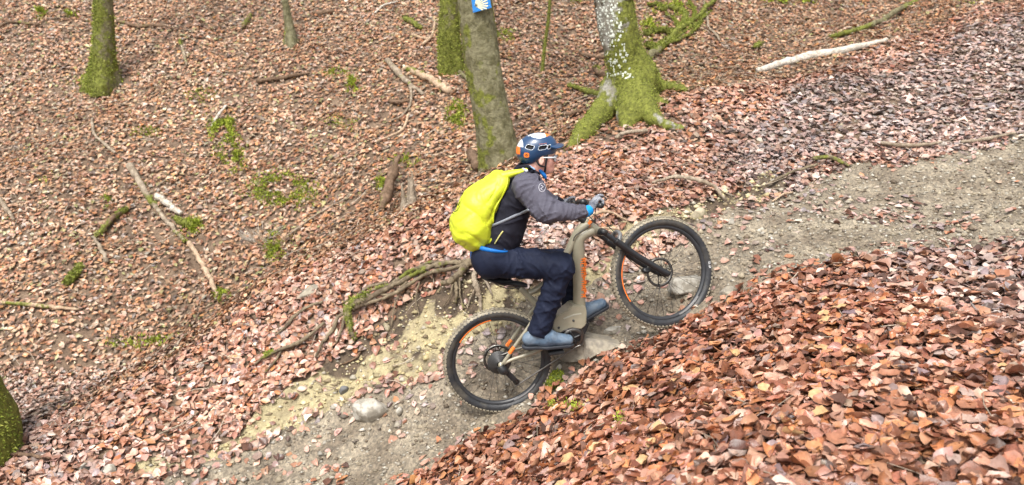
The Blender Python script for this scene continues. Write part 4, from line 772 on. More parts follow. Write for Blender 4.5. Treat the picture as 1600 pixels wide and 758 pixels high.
# bright cushion of moss right of the rear tyre
def cushion(px, py, r, label, seed):
    b = G(px, py); root = empty('moss_cushion', tuple(b), label=label, cat='moss'); g = np.random.default_rng(seed); V, F = icosphere(3)
    V = V*(1+0.25*fbm3(V[:, 0], V[:, 1], V[:, 2], 2, 3, seed))[:, None]*np.array([r*1.1, r*0.8, r*1.0]); V[:, 2] += r*0.3
    mesh_obj('cushion', V, F, mat('moss_core', (0.16, 0.20, 0.04), 0.9, bump=0.01), parent=root); k = g.integers(len(V), size=1800)
    n = V[k]/np.linalg.norm(V[k], axis=1, keepdims=True); blades('frond', V[k], n, 0.014, M_moss_bright, seed, root)
cushion(868, 606, 0.062, 'bright green moss cushion right of the rear tyre', 3)
def tuft(px, py, n, L, label, seed, m=None):
    b = G(px, py); root = empty('twig_tuft', tuple(b), label=label, cat='twigs'); g = np.random.default_rng(seed); ps = []
    for i in range(n):
        a = g.uniform(0, 6.28); l = L*g.uniform(.4, 1); p = np.array([math.cos(a)*0.05, math.sin(a)*0.05, -0.01]); e = p + l*np.array([math.cos(a)*0.8, math.sin(a)*0.6, g.uniform(0.1, .8)])
        ps.append(tube_vf(catmull([p, (p+e)/2+g.normal(0, l*.1, 3), e], 4), [0.006, 0.003, 0.0015], 4))
    v, f = join(ps); tag(mesh_obj('twig', v, f, m or M_wood, parent=root, attrs={'moss': np.zeros(len(v))}), kind='stuff')
tuft(405, 378, 70, 0.34, 'tangle of dry pale twigs at the crest left of centre', 91, M_pale)
tuft(1105, 130, 14, 0.5, 'sparse bare twigs at the crest right of the lichen trunk', 92, M_wood)
tuft(425, 385, 50, 0.30, 'second tangle of dry twigs beside the green moss at the crest', 94, M_tan)
tuft(850, 70, 12, 0.7, 'sparse thin twigs in front of the gully left of the lichen trunk', 95, M_wood)
tuft(1225, 60, 16, 0.7, 'sparse thin twigs beyond the white log', 96, M_wood)
tuft(690, 60, 12, 0.5, 'sparse thin twigs left of the thin mossy trunk', 97, M_tan)
tuft(520, 330, 12, 0.45, 'few arching dry stalks behind the crest left of the grey stump', 98, M_tan)
tuft(1255, 300, 16, 0.14, 'fine rootlets at the upper edge of the trail', 93, M_tan)
# fine twigs all through the litter
def litter_twigs(n=2600):
    g = np.random.default_rng(77); x = g.uniform(-10, 11, n*4); y = g.uniform(2, 15, n*4); k = in_view(x, y, 0.2) & (sd_trail(x, y) > 0.0); x, y = x[k][:n], y[k][:n]; n = len(x)
    N = Nrm(x, y); a, b, c = frames(N, g.uniform(0, 6.28, n), np.full(n, .12), g); L = g.uniform(.04, .22, n)*(1+0.04*y); r = g.uniform(.0015, .004, n)*(1+.03*y)
    P = np.stack([x, y, H(x, y)], 1) + N*(0.035+0.02*g.random(n))[:, None]; V = []
    for s, k2 in ((-.5, 1), (0, 1), (.5, .5)):
        ctr = P + a*(L*s)[:, None] + b*((L*.08*(s == 0))*g.choice([-1, 1], n))[:, None]
        for t in range(3): V.append(ctr + (r*k2)[:, None]*(math.cos(t*2.094)*b + math.sin(t*2.094)*c))
    V = np.stack(V, 1).reshape(-1, 3); f = np.array([[i*3+j, i*3+(j+1) % 3, (i+1)*3+(j+1) % 3, (i+1)*3+j] for i in range(2) for j in range(3)])
    F = (f[None] + (np.arange(n)*9)[:, None, None]).reshape(-1, 4); C = np.array([(.30,.24,.18),(.16,.10,.06),(.42,.35,.27)])[g.integers(3, size=n)]
    tag(mesh_obj('twig_litter', V, F, M_peb, parent=ground, colors=np.repeat(C, 9, 0)), kind='stuff', label='fine broken twigs scattered through the fallen leaves')
litter_twigs()
# ------------------------------------------------------------------ the bicycle; local frame: x forward, y away from the camera, z up
PSI = R(8.0); UU = np.array([math.cos(PSI), math.sin(PSI), 0]); YY = np.array([-math.sin(PSI), math.cos(PSI), 0])
ROOT = AXLE - np.array([0, 0, 0.372])
def Bp(px, py, w=0.0):
    """measured point in the bike's own frame: w metres to the rider's right of the bike's middle plane"""
    r = raydir(px, py); n = -YY; t = (w - (CAM - AXLE) @ n) / (r @ n); q = CAM + r*t - ROOT
    return np.array([q @ UU, -w, q[2]])
bike = empty('mountain_bike', tuple(ROOT), PSI, label='muddy olive grey electric mountain bike with orange lettering climbing the trail', cat='bicycle')
M_frame = mat('olive_grey_paint', (0.29, 0.268, 0.195), 0.36, var=0.12, vscale=14, col2=(0.36, 0.32, 0.235), mix_scale=9, mix_lo=0.5, mix_hi=0.8, coat=0.25)
M_orange = mat('orange_print', (0.85, 0.20, 0.03), 0.4, var=0.1, vscale=30)
M_rub = mat('muddy_rubber', (0.022, 0.024, 0.028), 0.62, col2=(0.11, 0.095, 0.07), mix_scale=9, mix_lo=0.5, mix_hi=0.78, var=0.2, vscale=30, bump=0.002, bscale=60)
M_tread = mat('dried_mud_tread', (0.30, 0.262, 0.195), 0.8, col2=(0.16, 0.14, 0.105), mix_scale=8, mix_lo=0.5, mix_hi=0.75, var=0.3, vscale=40, bump=0.003, bscale=60)
M_black = mat('black_plastic', (0.018, 0.019, 0.021), 0.35, var=0.2, vscale=20, rvar=0.1)
M_blackg = mat('gloss_black_metal', (0.02, 0.022, 0.026), 0.22, col2=(0.05, 0.048, 0.042), mix_scale=11, var=0.2, rvar=0.1)
M_tyre = mat('tyre_rubber', (0.026, 0.028, 0.032), 0.5, var=0.3, vscale=30, col2=(0.09, 0.08, 0.062), mix_scale=7, mix_lo=0.46, mix_hi=0.72, attr_mix=('mud', (0.34, 0.30, 0.22), 10.0), bump=0.002, bscale=60)
M_rim = mat('rim_black', (0.03, 0.032, 0.036), 0.35, var=0.2, vscale=20)
M_steel = mat('worn_steel', (0.16, 0.155, 0.145), 0.35, metal=0.9, var=0.3, vscale=30)
M_spoke = mat('spoke_black', (0.05, 0.05, 0.055), 0.35, metal=0.5)
def T(name, P, r, m, parent=bike, sides=14, ell=1.0, n=8, sm=True, M=None, cap=True):
    P = np.array(P, float); Q = catmull(P, n) if sm and len(P) > 2 else P
    if len(Q) == 2: Q = np.linspace(P[0], P[1], 5)
    v, f = tube_vf(Q, r, sides, ell=ell, flat_up=(0, 1.0, 0) if ell != 1.0 or abs((P[-1]-P[0])[1]) < 0.7*np.linalg.norm(P[-1]-P[0]) else None, cap=cap)
    if M is not None: v = v @ M[:3, :3].T + M[:3, 3]
    return mesh_obj(name, v, f, m, parent=parent)
def prism(name, pts2, y0, y1, m, parent=bike, bev=0.006):
    bm = bmesh.new(); a = [bm.verts.new((p[0], y0, p[1])) for p in pts2]; b = [bm.verts.new((p[0], y1, p[1])) for p in pts2]; n = len(a)
    bm.faces.new(a); bm.faces.new(b[::-1]); [bm.faces.new((a[i], b[i], b[(i+1) % n], a[(i+1) % n])) for i in range(n)]
    bmesh.ops.recalc_face_normals(bm, faces=bm.faces); bmesh.ops.bevel(bm, geom=list(bm.edges), offset=bev, segments=2, affect='EDGES')
    me = bpy.data.meshes.new(name); bm.to_mesh(me); bm.free(); me.materials.append(m)
    return inst(name, me, parent)
def P2(*a): return [(q[0], q[2]) for q in (Bp(*p) for p in a)]
# wheels
def ring_vf(prof, seg=96):
    """revolve a closed (radius, y) profile round the y axis"""
    prof = np.array(prof); k = len(prof); th = np.arange(seg)/seg*2*math.pi
    V = np.stack([prof[None, :, 0]*np.cos(th)[:, None], np.repeat(prof[None, :, 1], seg, 0), prof[None, :, 0]*np.sin(th)[:, None]], -1).reshape(-1, 3)
    i = np.arange(seg)[:, None]*k; j = ((np.arange(seg)+1) % seg)[:, None]*k; a = np.arange(k)[None]; b = (np.arange(k)+1)[None] % k
    return V, np.stack([i+a, i+b, j+b, j+a], -1).reshape(-1, 4)
def wheel(name, M, RO, front):
    mi = 0.0315; rc = RO - 0.004 - mi; t = np.arange(18)/18*2*math.pi
    v, f = ring_vf([(rc + mi*math.cos(a), mi*1.02*math.sin(a)) for a in t], 110)
    k = rc-mi+0.004; rimp = [(k+0.006, -0.017), (k+0.006, 0.017), (k-0.008, 0.0165), (k-0.019, 0.009), (k-0.021, 0), (k-0.019, -0.009), (k-0.008, -0.0165)]
    vr, fr = ring_vf(rimp, 96); wh = mesh_obj('wheel', vr, fr, M_rim, parent=bike); wh.matrix_local = Matrix(M.tolist())
    rad_ = np.hypot(v[:, 0], v[:, 2]); mud = smooth(rc + mi*0.40, rc + mi*0.80, rad_); mesh_obj('tyre', v, f, M_tyre, parent=wh, attrs={'mud': mud})
    ps = []; nk = 84                                              # knobs
    bx = np.array([(x, y, z) for x in (-1, 1) for y in (-1, 1) for z in (-1, 1)], float); bf = [[0,1,3,2],[4,6,7,5],[0,4,5,1],[2,3,7,6],[0,2,6,4],[1,5,7,3]]
    for i in range(nk):
        for row, (ang, wid, ln) in enumerate(((-60, .004, .008), (-24, .005, .0065), (0, .004, .006), (24, .005, .0065), (60, .004, .008))):
            a = (i + (0.5 if row in (1, 2) else 0) + (0.25 if row == 2 else 0))/nk*2*math.pi; ph = R(ang); q = bx*np.array([0.0032, wid, ln])
            rr = rc + (mi+0.003)*math.cos(ph); yy = (mi+0.003)*math.sin(ph)
            c, s = math.cos(ph), math.sin(ph); q = np.stack([q[:, 0]*c - q[:, 1]*s, q[:, 0]*s + q[:, 1]*c, q[:, 2]], 1) + [rr, yy, 0]
            ca, sa = math.cos(a), math.sin(a); ps.append((np.stack([q[:, 0]*ca - q[:, 2]*sa, q[:, 1], q[:, 0]*sa + q[:, 2]*ca], 1), bf))
    v, f = join(ps); tag(mesh_obj('tread_knobs', v, f, M_tread, parent=wh, smooth_=False), kind='stuff')
    hubp = [(0.0, -0.055), (0.012, -0.055), (0.012, -0.036), (0.028, -0.034), (0.028, -0.028), (0.014, -0.022), (0.014, 0.022), (0.028, 0.028), (0.028, 0.034), (0.012, 0.036), (0.012, 0.055), (0.0, 0.055)]
    v, f = ring_vf(hubp, 24); mesh_obj('hub', v, f, M_blackg, parent=wh)
    sp = None; n = 28
    for i in range(n):
        side = 1 if i % 2 else -1; a0 = i/n*2*math.pi; cr = (0.62 if (i//2) % 2 else -0.62)
        p0 = np.array([0.026*math.cos(a0+cr*1.6), side*0.031, 0.026*math.sin(a0+cr*1.6)]); p1 = np.array([(k-0.018)*math.cos(a0), side*0.004, (k-0.018)*math.sin(a0)])
        if sp is None:
            v, f = tube_vf(np.array([[0, 0, 0], [0, 0, 0.5], [0, 0, 1.0]]), [0.0013, 0.0013], 5); o = mesh_obj('spoke', v, f, M_spoke); sp = o.data; bpy.data.objects.remove(o)
        d = Vector(p1-p0); q = d.to_track_quat('Z', 'Y').to_matrix().to_4x4(); S = Matrix.Diagonal((1, 1, d.length, 1)); inst('spoke', sp, wh, Matrix.Translation(Vector(p0)) @ q @ S)
    # brake disc on the far side: a thin ring with arms
    v1, f1 = ring_vf([(0.082, 0.040), (0.100, 0.040), (0.100, 0.042), (0.082, 0.042)], 60); arms = []
    for i in range(6):
        a = i/6*2*math.pi; arms.append(tube_vf(np.array([[0.02*math.cos(a), 0.041, 0.02*math.sin(a)], [0.085*math.cos(a+.35), 0.041, 0.085*math.sin(a+.35)]]), [0.004, 0.003], 5))
    v, f = join([(v1, f1)] + arms); mesh_obj('brake_disc', v, f, M_steel, parent=wh)
    def arc(nm, r0, r1, y, a0, a1, m, cnt=24):
        aa = np.linspace(R(a0), R(a1), cnt); V = np.array([(r*math.cos(a), y, r*math.sin(a)) for a in aa for r in (r0, r1)]); mesh_obj(nm, V, [[2*i, 2*i+1, 2*i+3, 2*i+2] for i in range(cnt-1)], m, parent=wh)
    arc('rim_sticker', k-0.013, k-0.006, -0.0178 if True else 0, 100 if not front else 155, 150 if not front else 215, M_orange)
    arc('rim_sticker', k-0.015, k-0.004, -0.0178, -70, -35, mat('grey_print', (0.25, 0.25, 0.25), 0.4))
    if front:                                                     # white print on the tyre wall
        aa = np.linspace(R(2), R(9.5), 8); y = -mi*1.06
        V = np.array([((rc+o)*math.cos(a), y + (0.0012 if abs(o) > .004 else 0), (rc+o)*math.sin(a)) for a in aa for o in (-0.0075, 0, 0.0075)]); F = [[3*i+j, 3*i+j+1, 3*i+j+4, 3*i+j+3] for i in range(7) if i != 3 for j in (0, 1)]
        mesh_obj('tyre_print', V, F, mat('white_print', (0.7, 0.7, 0.7), 0.5), parent=wh)
        q = [tube_vf(np.array([[(rc+o)*math.cos(a), y-0.001, (rc+o)*math.sin(a)] for o in (-.005, .005)]), [0.0012, 0.0012], 4) for a in np.linspace(R(3), R(9), 7)]
        v, f = join(q); mesh_obj('print_letter', v, f, M_black, parent=wh)
    return wh
def Tm(p): M = np.eye(4); M[:3, 3] = p; return M
RA = np.array([0, 0, 0.372]); wheel('wheel', Tm(RA), 0.372, False)
# steering: everything below is turned about the steering axis
HT = Bp(914, 346); HB = Bp(1031, 431.5); AX = (HB-HT)/np.linalg.norm(HB-HT); FW = np.array([-AX[2], 0, AX[0]]); FW = FW if FW[0] > 0 else -FW
STEER = R(15)
def rotm(p, ax, a):
    Mx = np.array((Matrix.Translation(Vector(p)) @ Matrix.Rotation(a, 4, Vector(ax)) @ Matrix.Translation(-Vector(p)))); return Mx
MS = rotm(HT, -AX, STEER)
fa = Bp(1035, 426, -0.01); fa_un = (np.linalg.inv(MS) @ np.append(fa, 1))[:3]; fa_un[1] = 0
wheel('wheel', MS @ Tm(fa_un), 0.378, True)
along = lambda d, s=0.0, y=0.0: HT + AX*d + FW*s + np.array([0, y, 0])
L = float((fa_un-HT) @ AX); off = float((fa_un-HT) @ FW)
fork = T('fork', [along(0.125, 0.0, -0.085), along(0.122, 0, 0), along(0.125, 0, 0.085)], [0.021, 0.027, 0.021], M_blackg, M=MS, sides=16)   # crown
for y in (-0.066, 0.066):
    T('stanchion', [along(0.10, 0, y), along(0.30, 0.0, y)], [0.0175, 0.0175], M_blackg, parent=fork, M=MS)
    T('fork_leg', [along(0.225, 0.0, y*1.03), along(0.24, 0, y*1.03), along(0.40, 0.004, y), along(L-0.05, off*0.7, y), along(L+0.012, off, y*0.98)], [0.0245, 0.0245, 0.0215, 0.022, 0.021], M_black, parent=fork, M=MS, sides=16)
    v, f = ring_vf([(0, -0.012), (0.018, -0.012), (0.02, -0.004), (0.02, 0.012), (0, 0.012)], 20); v = v + fa_un + np.array([0, y*1.02, 0]); v = v @ MS[:3, :3].T + MS[:3, 3]; mesh_obj('dropout', v, f, M_black, parent=fork)
T('fork_arch', [along(0.245, 0.012, -0.068), along(0.235, 0.055, -0.052), along(0.225, 0.072, 0), along(0.235, 0.055, 0.052), along(0.245, 0.012, 0.068)], [0.017, 0.014, 0.012, 0.014, 0.017], mat('worn_dark_grey', (0.14, 0.14, 0.14), 0.35, var=.2), parent=fork, M=MS)
T('brake_hose', [along(0.0, 0.06, 0.05), along(0.12, 0.05, 0.09), along(0.25, 0.02, 0.095), along(0.42, -0.01, 0.09), along(L-0.06, -0.02, 0.08)], [0.003, 0.003], M_black, parent=fork, M=MS, sides=6)
T('cable', [along(0.0, 0.06, -0.05), along(0.12, 0.05, -0.07), along(0.2, 0.03, -0.1)], [0.003, 0.003], M_black, parent=fork, M=MS, sides=6)
v, f = ring_vf([(0, -0.02), (0.022, -0.02), (0.026, -0.01), (0.026, 0.012), (0, 0.012)], 14); v = v*[1.2, 1, 0.8] + (fa_un + AX*-0.09 - FW*0.045 + np.array([0, 0.05, 0])); mesh_obj('brake_caliper', v @ MS[:3, :3].T + MS[:3, 3], f, M_black, parent=fork)
# frame
ht0, ht1 = HT - AX*0.005, HT + AX*0.115
frame = T('frame', [HT + AX*0.085 - FW*0.01, Bp(906, 372), Bp(904, 400), Bp(905, 440), Bp(905, 470), Bp(906, 492)], [0.032, 0.038, 0.041, 0.042, 0.041, 0.042], M_frame, ell=1.05, sides=20)   # down tube
T('head_tube', [ht0, HT + AX*0.05, ht1], [0.027, 0.025, 0.028], M_frame, sides=20)
T('top_tube', [HT + AX*0.02, Bp(902, 363), Bp(885, 397), Bp(862, 432), Bp(838, 452), Bp(826, 458)], [0.028, 0.027, 0.023, 0.021, 0.02, 0.018], M_frame, ell=1.2, sides=18)
T('seat_tube', [Bp(812, 449), Bp(830, 467), Bp(858, 492), Bp(884, 510)], [0.0185, 0.021, 0.026, 0.034], M_frame, sides=18)
T('seat_post', [Bp(794, 437), Bp(814, 452)], [0.0155, 0.0155], M_black)
T('shock', [Bp(845, 474), Bp(872, 446)], [0.022, 0.022], M_blackg); T('shock_shaft', [Bp(872, 446), Bp(888, 428)], [0.011, 0.011], M_steel)
for s in (-1, 1):
    y = -s*0.062; o = lambda px, py: np.array([Bp(px, py)[0], y, Bp(px, py)[2]])
    a = RA + np.array([0.01, y*1.12, 0.0])
    T('chainstay', [a, a*[1, 1, 1] + (o(833, 545)-a)*0.35 + [0, 0, 0.008], o(833, 545), o(862, 528)], [0.011, 0.012, 0.0135, 0.016], M_frame, ell=0.9)
    T('seatstay', [a + [0.01, 0, 0.005], a + (o(824, 505)-a)*0.5, o(824, 505), np.array([Bp(846, 470)[0], y*0.6, Bp(846, 470)[2]])], [0.0125, 0.0115, 0.012, 0.012], M_frame, ell=0.9)
    q = a + (o(824, 505)-a)*0.30; q2 = a + (o(824, 505)-a)*0.47; T('stay_sticker', [q, q2], [0.0132, 0.0128], M_orange, ell=0.9, cap=False)
    v, f = ring_vf([(0, -0.006), (0.02, -0.006), (0.022, 0), (0.02, 0.006), (0, 0.006)], 20); mesh_obj('dropout', v + a, f, M_frame, parent=bike)
mc = prism('motor_cover', P2((863,503,.06),(869,494,.06),(881,488,.06),(889,483,.06),(893,478,.06),(915,478,.06),(917,488,.06),(916,508,.06),(908,515,.06),(894,513,.06),(884,515,.06),(876,521,.06),(868,519,.06),(863,513,.06)), -0.062, 0.062, M_frame, bev=0.007)
for q in ((896, 501), (873, 512)): 
    c = Bp(*q, .064); v, f = ring_vf([(0, -0.003), (0.0075, -0.003), (0.0075, 0.004), (0, 0.004)], 12); mesh_obj('bolt', v + c, f, M_black, parent=mc)
prism('cover_groove', P2((880,497,.062),(896,491,.062),(908,489,.062),(909,491,.062),(897,493,.062),(881,499,.062)), -0.0645, -0.055, mat('pale_cover_trim', (0.40, 0.39, 0.32), 0.3), parent=mc, bev=0.0008)  # thin pale strip across the motor cover
prism('motor', P2((866,513,.04),(890,508,.04),(917,500,.04),(921,506,.04),(916,520,.04),(904,535,.04),(890,541,.04),(874,537,.04),(866,526,.04)), -0.048, 0.055, M_black, bev=0.012)
# lettering band of the down tube: orange blocks set along the tube like a vertical word
def lettering():
    a0, a1 = Bp(911.5, 404, .043), Bp(911.5, 466, .043); n = 9; hs = (a1-a0)/n; ps = []
    ux = np.array([1.0, 0, 0]); up = (a1-a0)/np.linalg.norm(a1-a0); L0 = np.linalg.norm(hs); W = 0.036
    def bar(c0, c1, th):   # strokes in letter space: x along the tube, y across
        p0 = a0 + up*c0[0] + ux*c0[1]; p1 = a0 + up*c1[0] + ux*c1[1]; d = p1-p0; dn = d/np.linalg.norm(d); nn = np.cross(dn, [0, 1, 0])*th; o = np.array([0, -0.0, 0]); e = np.array([0, 0.03, 0])
        V = np.array([p0-nn, p0+nn, p1+nn, p1-nn, p0-nn+e, p0+nn+e, p1+nn+e, p1-nn+e]); ps.append((V + o, [[0,1,2,3],[4,7,6,5],[0,4,5,1],[1,5,6,2],[2,6,7,3],[3,7,4,0]]))
    for i in range(n):     # heavy, slanted, tightly set strokes: unreadable at this distance, as in the photograph
        x = i*L0; m = L0*0.86; y0, y1 = -W/2, W/2
        bar((x+.15*m, y0), (x+.15*m, y1), 0.0028)
        if i % 3 != 1: bar((x+.82*m, y0), (x+.82*m, y1), 0.0028)
        bar((x+.1*m, y0 if i % 2 else 0), (x+.9*m, y0 if i % 2 else 0), 0.0032)
        if i % 2: bar((x+.1*m, y1), (x+.9*m, y1), 0.0032)
        bar((x+.1*m, 0.009), (x+.9*m, 0.009), 0.003)
    v, f = join(ps); mesh_obj('frame_lettering', v, f, M_orange, parent=bike, smooth_=False)
lettering()
T('head_sticker', [HT + AX*0.012, HT + AX*0.04], [0.0282, 0.0272], M_orange, cap=False, sides=20)
# drivetrain
cz = RA; prof = []
v, f = join([ring_vf([(0.072-0.0052*i, -0.028-0.0042*i), (0.080-0.0052*i, -0.028-0.0042*i), (0.080-0.0052*i, -0.0298-0.0042*i), (0.072-0.0052*i, -0.0298-0.0042*i)], 44) for i in range(11)]); mesh_obj('cassette', v + cz, f, mat('dark_sprocket', (0.08, 0.08, 0.08), 0.4, metal=0.6, var=0.3), parent=bike)
BB = Bp(893, 524); NP = Bp(873, 546, .13); cv = NP - BB; cv[1] = 0; cv = cv/np.linalg.norm(cv)*0.145
for s in (1, -1):
    y = -s*0.075; ca = T('crank_arm', [BB + [0, y, 0], BB + cv*0.5*s + [0, y-s*0.003, 0], BB + cv*s + [0, y-s*0.008, 0]], [0.017, 0.012, 0.015], M_black, ell=0.6)
    pc = BB + cv*s + np.array([0, -s*0.135, 0]); pa = 0.10 if s > 0 else 0.55; c, si = math.cos(pa), math.sin(pa)
    rect = [(-.052, -.008), (.052, -.008), (.052, .008), (-.052, .008)]; rect = [(pc[0]+x*c-z*si, pc[2]+x*si+z*c) for x, z in rect]
    pd = prism('pedal', rect, pc[1]-0.048, pc[1]+0.048, M_black, bev=0.004); T('pedal_axle', [BB + cv*s + [0, y, 0], pc], [0.007, 0.007], M_steel, parent=pd)
teeth = []
for i in range(34):
    for d in (0, 1): teeth.append(((0.072 if d else 0.066), i*2+d))
th = np.arange(68)/68*2*math.pi; rr = np.where(np.arange(68) % 2, 0.077, 0.072)
v = np.concatenate([np.stack([rr*np.cos(th), np.full(68, yy), rr*np.sin(th)], 1) for yy in (-0.053, -0.056)] + [np.stack([0.05*np.cos(th), np.full(68, yy), 0.05*np.sin(th)], 1) for yy in (-0.053, -0.056)])
f = [[i, (i+1) % 68, 68+(i+1) % 68, 68+i] for i in range(68)] + [[68+i, 68+(i+1) % 68, 204+(i+1) % 68, 204+i] for i in range(68)] + [[i, 136+i, 136+(i+1) % 68, (i+1) % 68] for i in range(68)]
ch = mesh_obj('chainring', v + BB, f, M_steel, parent=bike)
for i in range(4):
    a = i*math.pi/2+.4; T('chainring_arm', [BB + [0, -0.055, 0], BB + np.array([0.055*math.cos(a), -0.055, 0.055*math.sin(a)])], [0.009, 0.006], M_black, parent=ch, sides=8)
dj = RA + np.array([0.035, -0.05, -0.045]); dk = RA + np.array([0.115, -0.052, -0.135])
t1 = RA + np.array([-0.005, -0.045, 0.052]); 
T('chain', [t1, (t1 + BB + [0, -.055, .074])/2 + [0, 0, -0.004], BB + [0.0, -0.055, 0.075], BB + [0.068, -0.055, 0.03], BB + [0.06, -0.055, -0.05], BB + [0.0, -0.055, -0.076], dk + [0.02, 0, -0.015], dk + [0, 0, -0.022], dk + [-0.02, 0, 0], dj + [0.02, 0, 0.0], RA + [0.055, -0.045, 0.0], RA + [0.03, -0.045, 0.045], t1], [0.0055, 0.0055], M_steel, ell=0.7, sides=6)
dr = T('derailleur', [RA + [0.0, -0.075, -0.01], RA + [0.02, -0.08, -0.035], dj + [0, -0.02, 0]], [0.026, 0.032, 0.028], M_black); T('derailleur_cage', [dj + [0, -.006, 0], dk + [0, -.006, 0]], [0.02, 0.018], M_black, parent=dr, ell=0.3)
for q in (dj, dk): v, f = ring_vf([(0, -0.004), (0.02, -0.004), (0.02, 0.004), (0, 0.004)], 12); mesh_obj('jockey_wheel', v + q, f, M_black, parent=dr)
# saddle
def saddle():
    a, b = Bp(750, 430), Bp(824, 448); n = 14; V = []; S = 14
    for i in range(n):
        t = i/(n-1); c = a + (b-a)*t + [0, 0, 0.012*math.cos(t*math.pi*1.0)**2]; wd = 0.072*(1-smooth(.15, .75, t)) + 0.020; hh = 0.02 - 0.006*t
        if i in (0, n-1): wd *= 0.6; hh *= 0.5
        for k in range(S): an = k/S*2*math.pi; V.append(c + np.array([0, wd*math.cos(an), hh*math.sin(an) - 0.012*abs(math.cos(an))**3]))
    F = [[i*S+k, i*S+(k+1) % S, (i+1)*S+(k+1) % S, (i+1)*S+k] for i in range(n-1) for k in range(S)] + [list(range(S)), list(range((n-1)*S, n*S))[::-1]]
    sd = mesh_obj('saddle', V, F, M_black, parent=bike)
    for y in (-.022, .022): T('saddle_rail', [a + (b-a)*.2 + [0, y, -.012], a + (b-a)*.4 + [0, y, -.035], a + (b-a)*.65 + [0, y, -.034], a + (b-a)*.85 + [0, y*.5, -.01]], [.004, .004], M_steel, parent=sd, sides=6)
saddle()
def proj(p):
    q = ROOT + UU*p[0] + YY*p[1] + np.array([0, 0, p[2]]) - CAM; c, s = math.cos(PITCH), math.sin(PITCH); d = q[1]*c - q[2]*s; u = q[1]*s + q[2]*c; return 800 + FPX*q[0]/d, 379 - FPX*u/d
# handlebar
bc_un = along(-0.060, 0.088); T('stem', [along(-0.05, 0), along(-0.05, 0.03), bc_un], [0.02, 0.02, 0.021], M_black, M=MS); T('headset', [along(-0.055, 0), along(-0.003, 0)], [0.021, 0.024], M_black, M=MS)
RISE = np.array([0, 0, 0.0])
bar_pt = lambda y, s=0.0, u=0.0: bc_un + np.array([0, y, 0]) - AX*(0.022*smooth(0.04, 0.12, abs(y)) + u) + FW*(-0.03*smooth(0.1, 0.37, abs(y)) + s)
hb = T('handlebar', [bar_pt(y) for y in np.linspace(-.35, .35, 21)], [0.0135, 0.0135], M_blackg, M=MS, sm=False)
for s in (-1, 1):
    T('grip', [bar_pt(y*s) for y in np.linspace(.215, .353, 6)], [0.0175, 0.0175], M_black, parent=hb, M=MS, sm=False)
    T('brake_lever', [bar_pt(.19*s, .03), bar_pt(.22*s, .055, -0.01), bar_pt(.27*s, .068, -0.012), bar_pt(.32*s, .06, -0.012)], [0.009, 0.006, 0.0045, 0.005], M_black, parent=hb, M=MS, sides=8)
    T('lever_clamp', [bar_pt(.16*s, .016), bar_pt(.21*s, .03)], [0.014, 0.013], M_black, parent=hb, M=MS, sides=10)
T('display', [bar_pt(0.05, 0.0, .03), bar_pt(-0.05, 0.0, .03)], [0.022, 0.022], M_black, parent=hb, M=MS)
T('brake_hose', [bar_pt(-.16, .03), bar_pt(-.08, .09), along(0.02, .075, -.02), along(0.035, .02, -.034), Bp(900, 368, .045), Bp(896, 376, .03)], [0.0032, 0.0032], M_black, M=None, sides=6)
def sdf_obj(name, fn, pts, pad, h, m, parent, mats=None, mfn=None, colors=None, attrs=None):
    pts = np.array(pts); V, F = surface_nets(fn, pts.min(0)-pad, pts.max(0)+pad, h)
    mi = mfn(V[F].mean(1)) if mfn else None
    return mesh_obj(name, V, F, m, parent=parent, mats=mats, midx=mi)
person = empty('person', tuple(ROOT + YY*0.0), PSI, label='cyclist in dark jacket, navy trousers and blue helmet riding uphill to the right', cat='person')
M_skin = mat('skin', (0.80, 0.50, 0.40), 0.5, col2=(0.74, 0.38, 0.30), mix_scale=14, var=0.08, vscale=30, bump=0.0008, bscale=120)
M_vest = mat('black_jacket_cloth', (0.017, 0.017, 0.026), 0.8, spec=0.15, var=0.25, vscale=12, bump=0.004, bscale=26, bump2=0.0006, b2scale=300)
M_sleeve = mat('grey_sleeve_cloth', (0.085, 0.082, 0.108), 0.7, spec=0.2, var=0.15, vscale=9, bump=0.005, bscale=24, bump2=0.0006, b2scale=300)
M_trs = mat('navy_trouser_cloth', (0.012, 0.016, 0.034), 0.7, spec=0.15, var=0.3, vscale=10, bump=0.004, bscale=26, bump2=0.0006, b2scale=300)
M_shoe = mat('blue_grey_shoe', (0.085, 0.135, 0.20), 0.5, var=0.25, vscale=22, col2=(0.13, 0.18, 0.24), mix_scale=14, bump=0.003, bscale=50)
M_sole = mat('black_shoe_sole', (0.03, 0.035, 0.045), 0.6, var=0.2)
M_glove = mat('grey_glove', (0.10, 0.11, 0.14), 0.6, col2=(0.26, 0.27, 0.30), mix_scale=22, var=0.2, vscale=30, bump=0.002, bscale=60)
M_cyan = mat('cyan_cuff', (0.0, 0.28, 0.72), 0.5, var=0.1); M_blue = mat('blue_shirt', (0.0, 0.14, 0.50), 0.6, var=0.15, bump=0.003, bscale=40)
M_navy = mat('navy_helmet_shell', (0.014, 0.05, 0.125), 0.3, var=0.12, vscale=16, coat=0.4); M_white = mat('white_shell', (0.68, 0.72, 0.76), 0.3, var=0.05); M_foam = mat('black_foam', (0.012, 0.012, 0.014), 0.8)
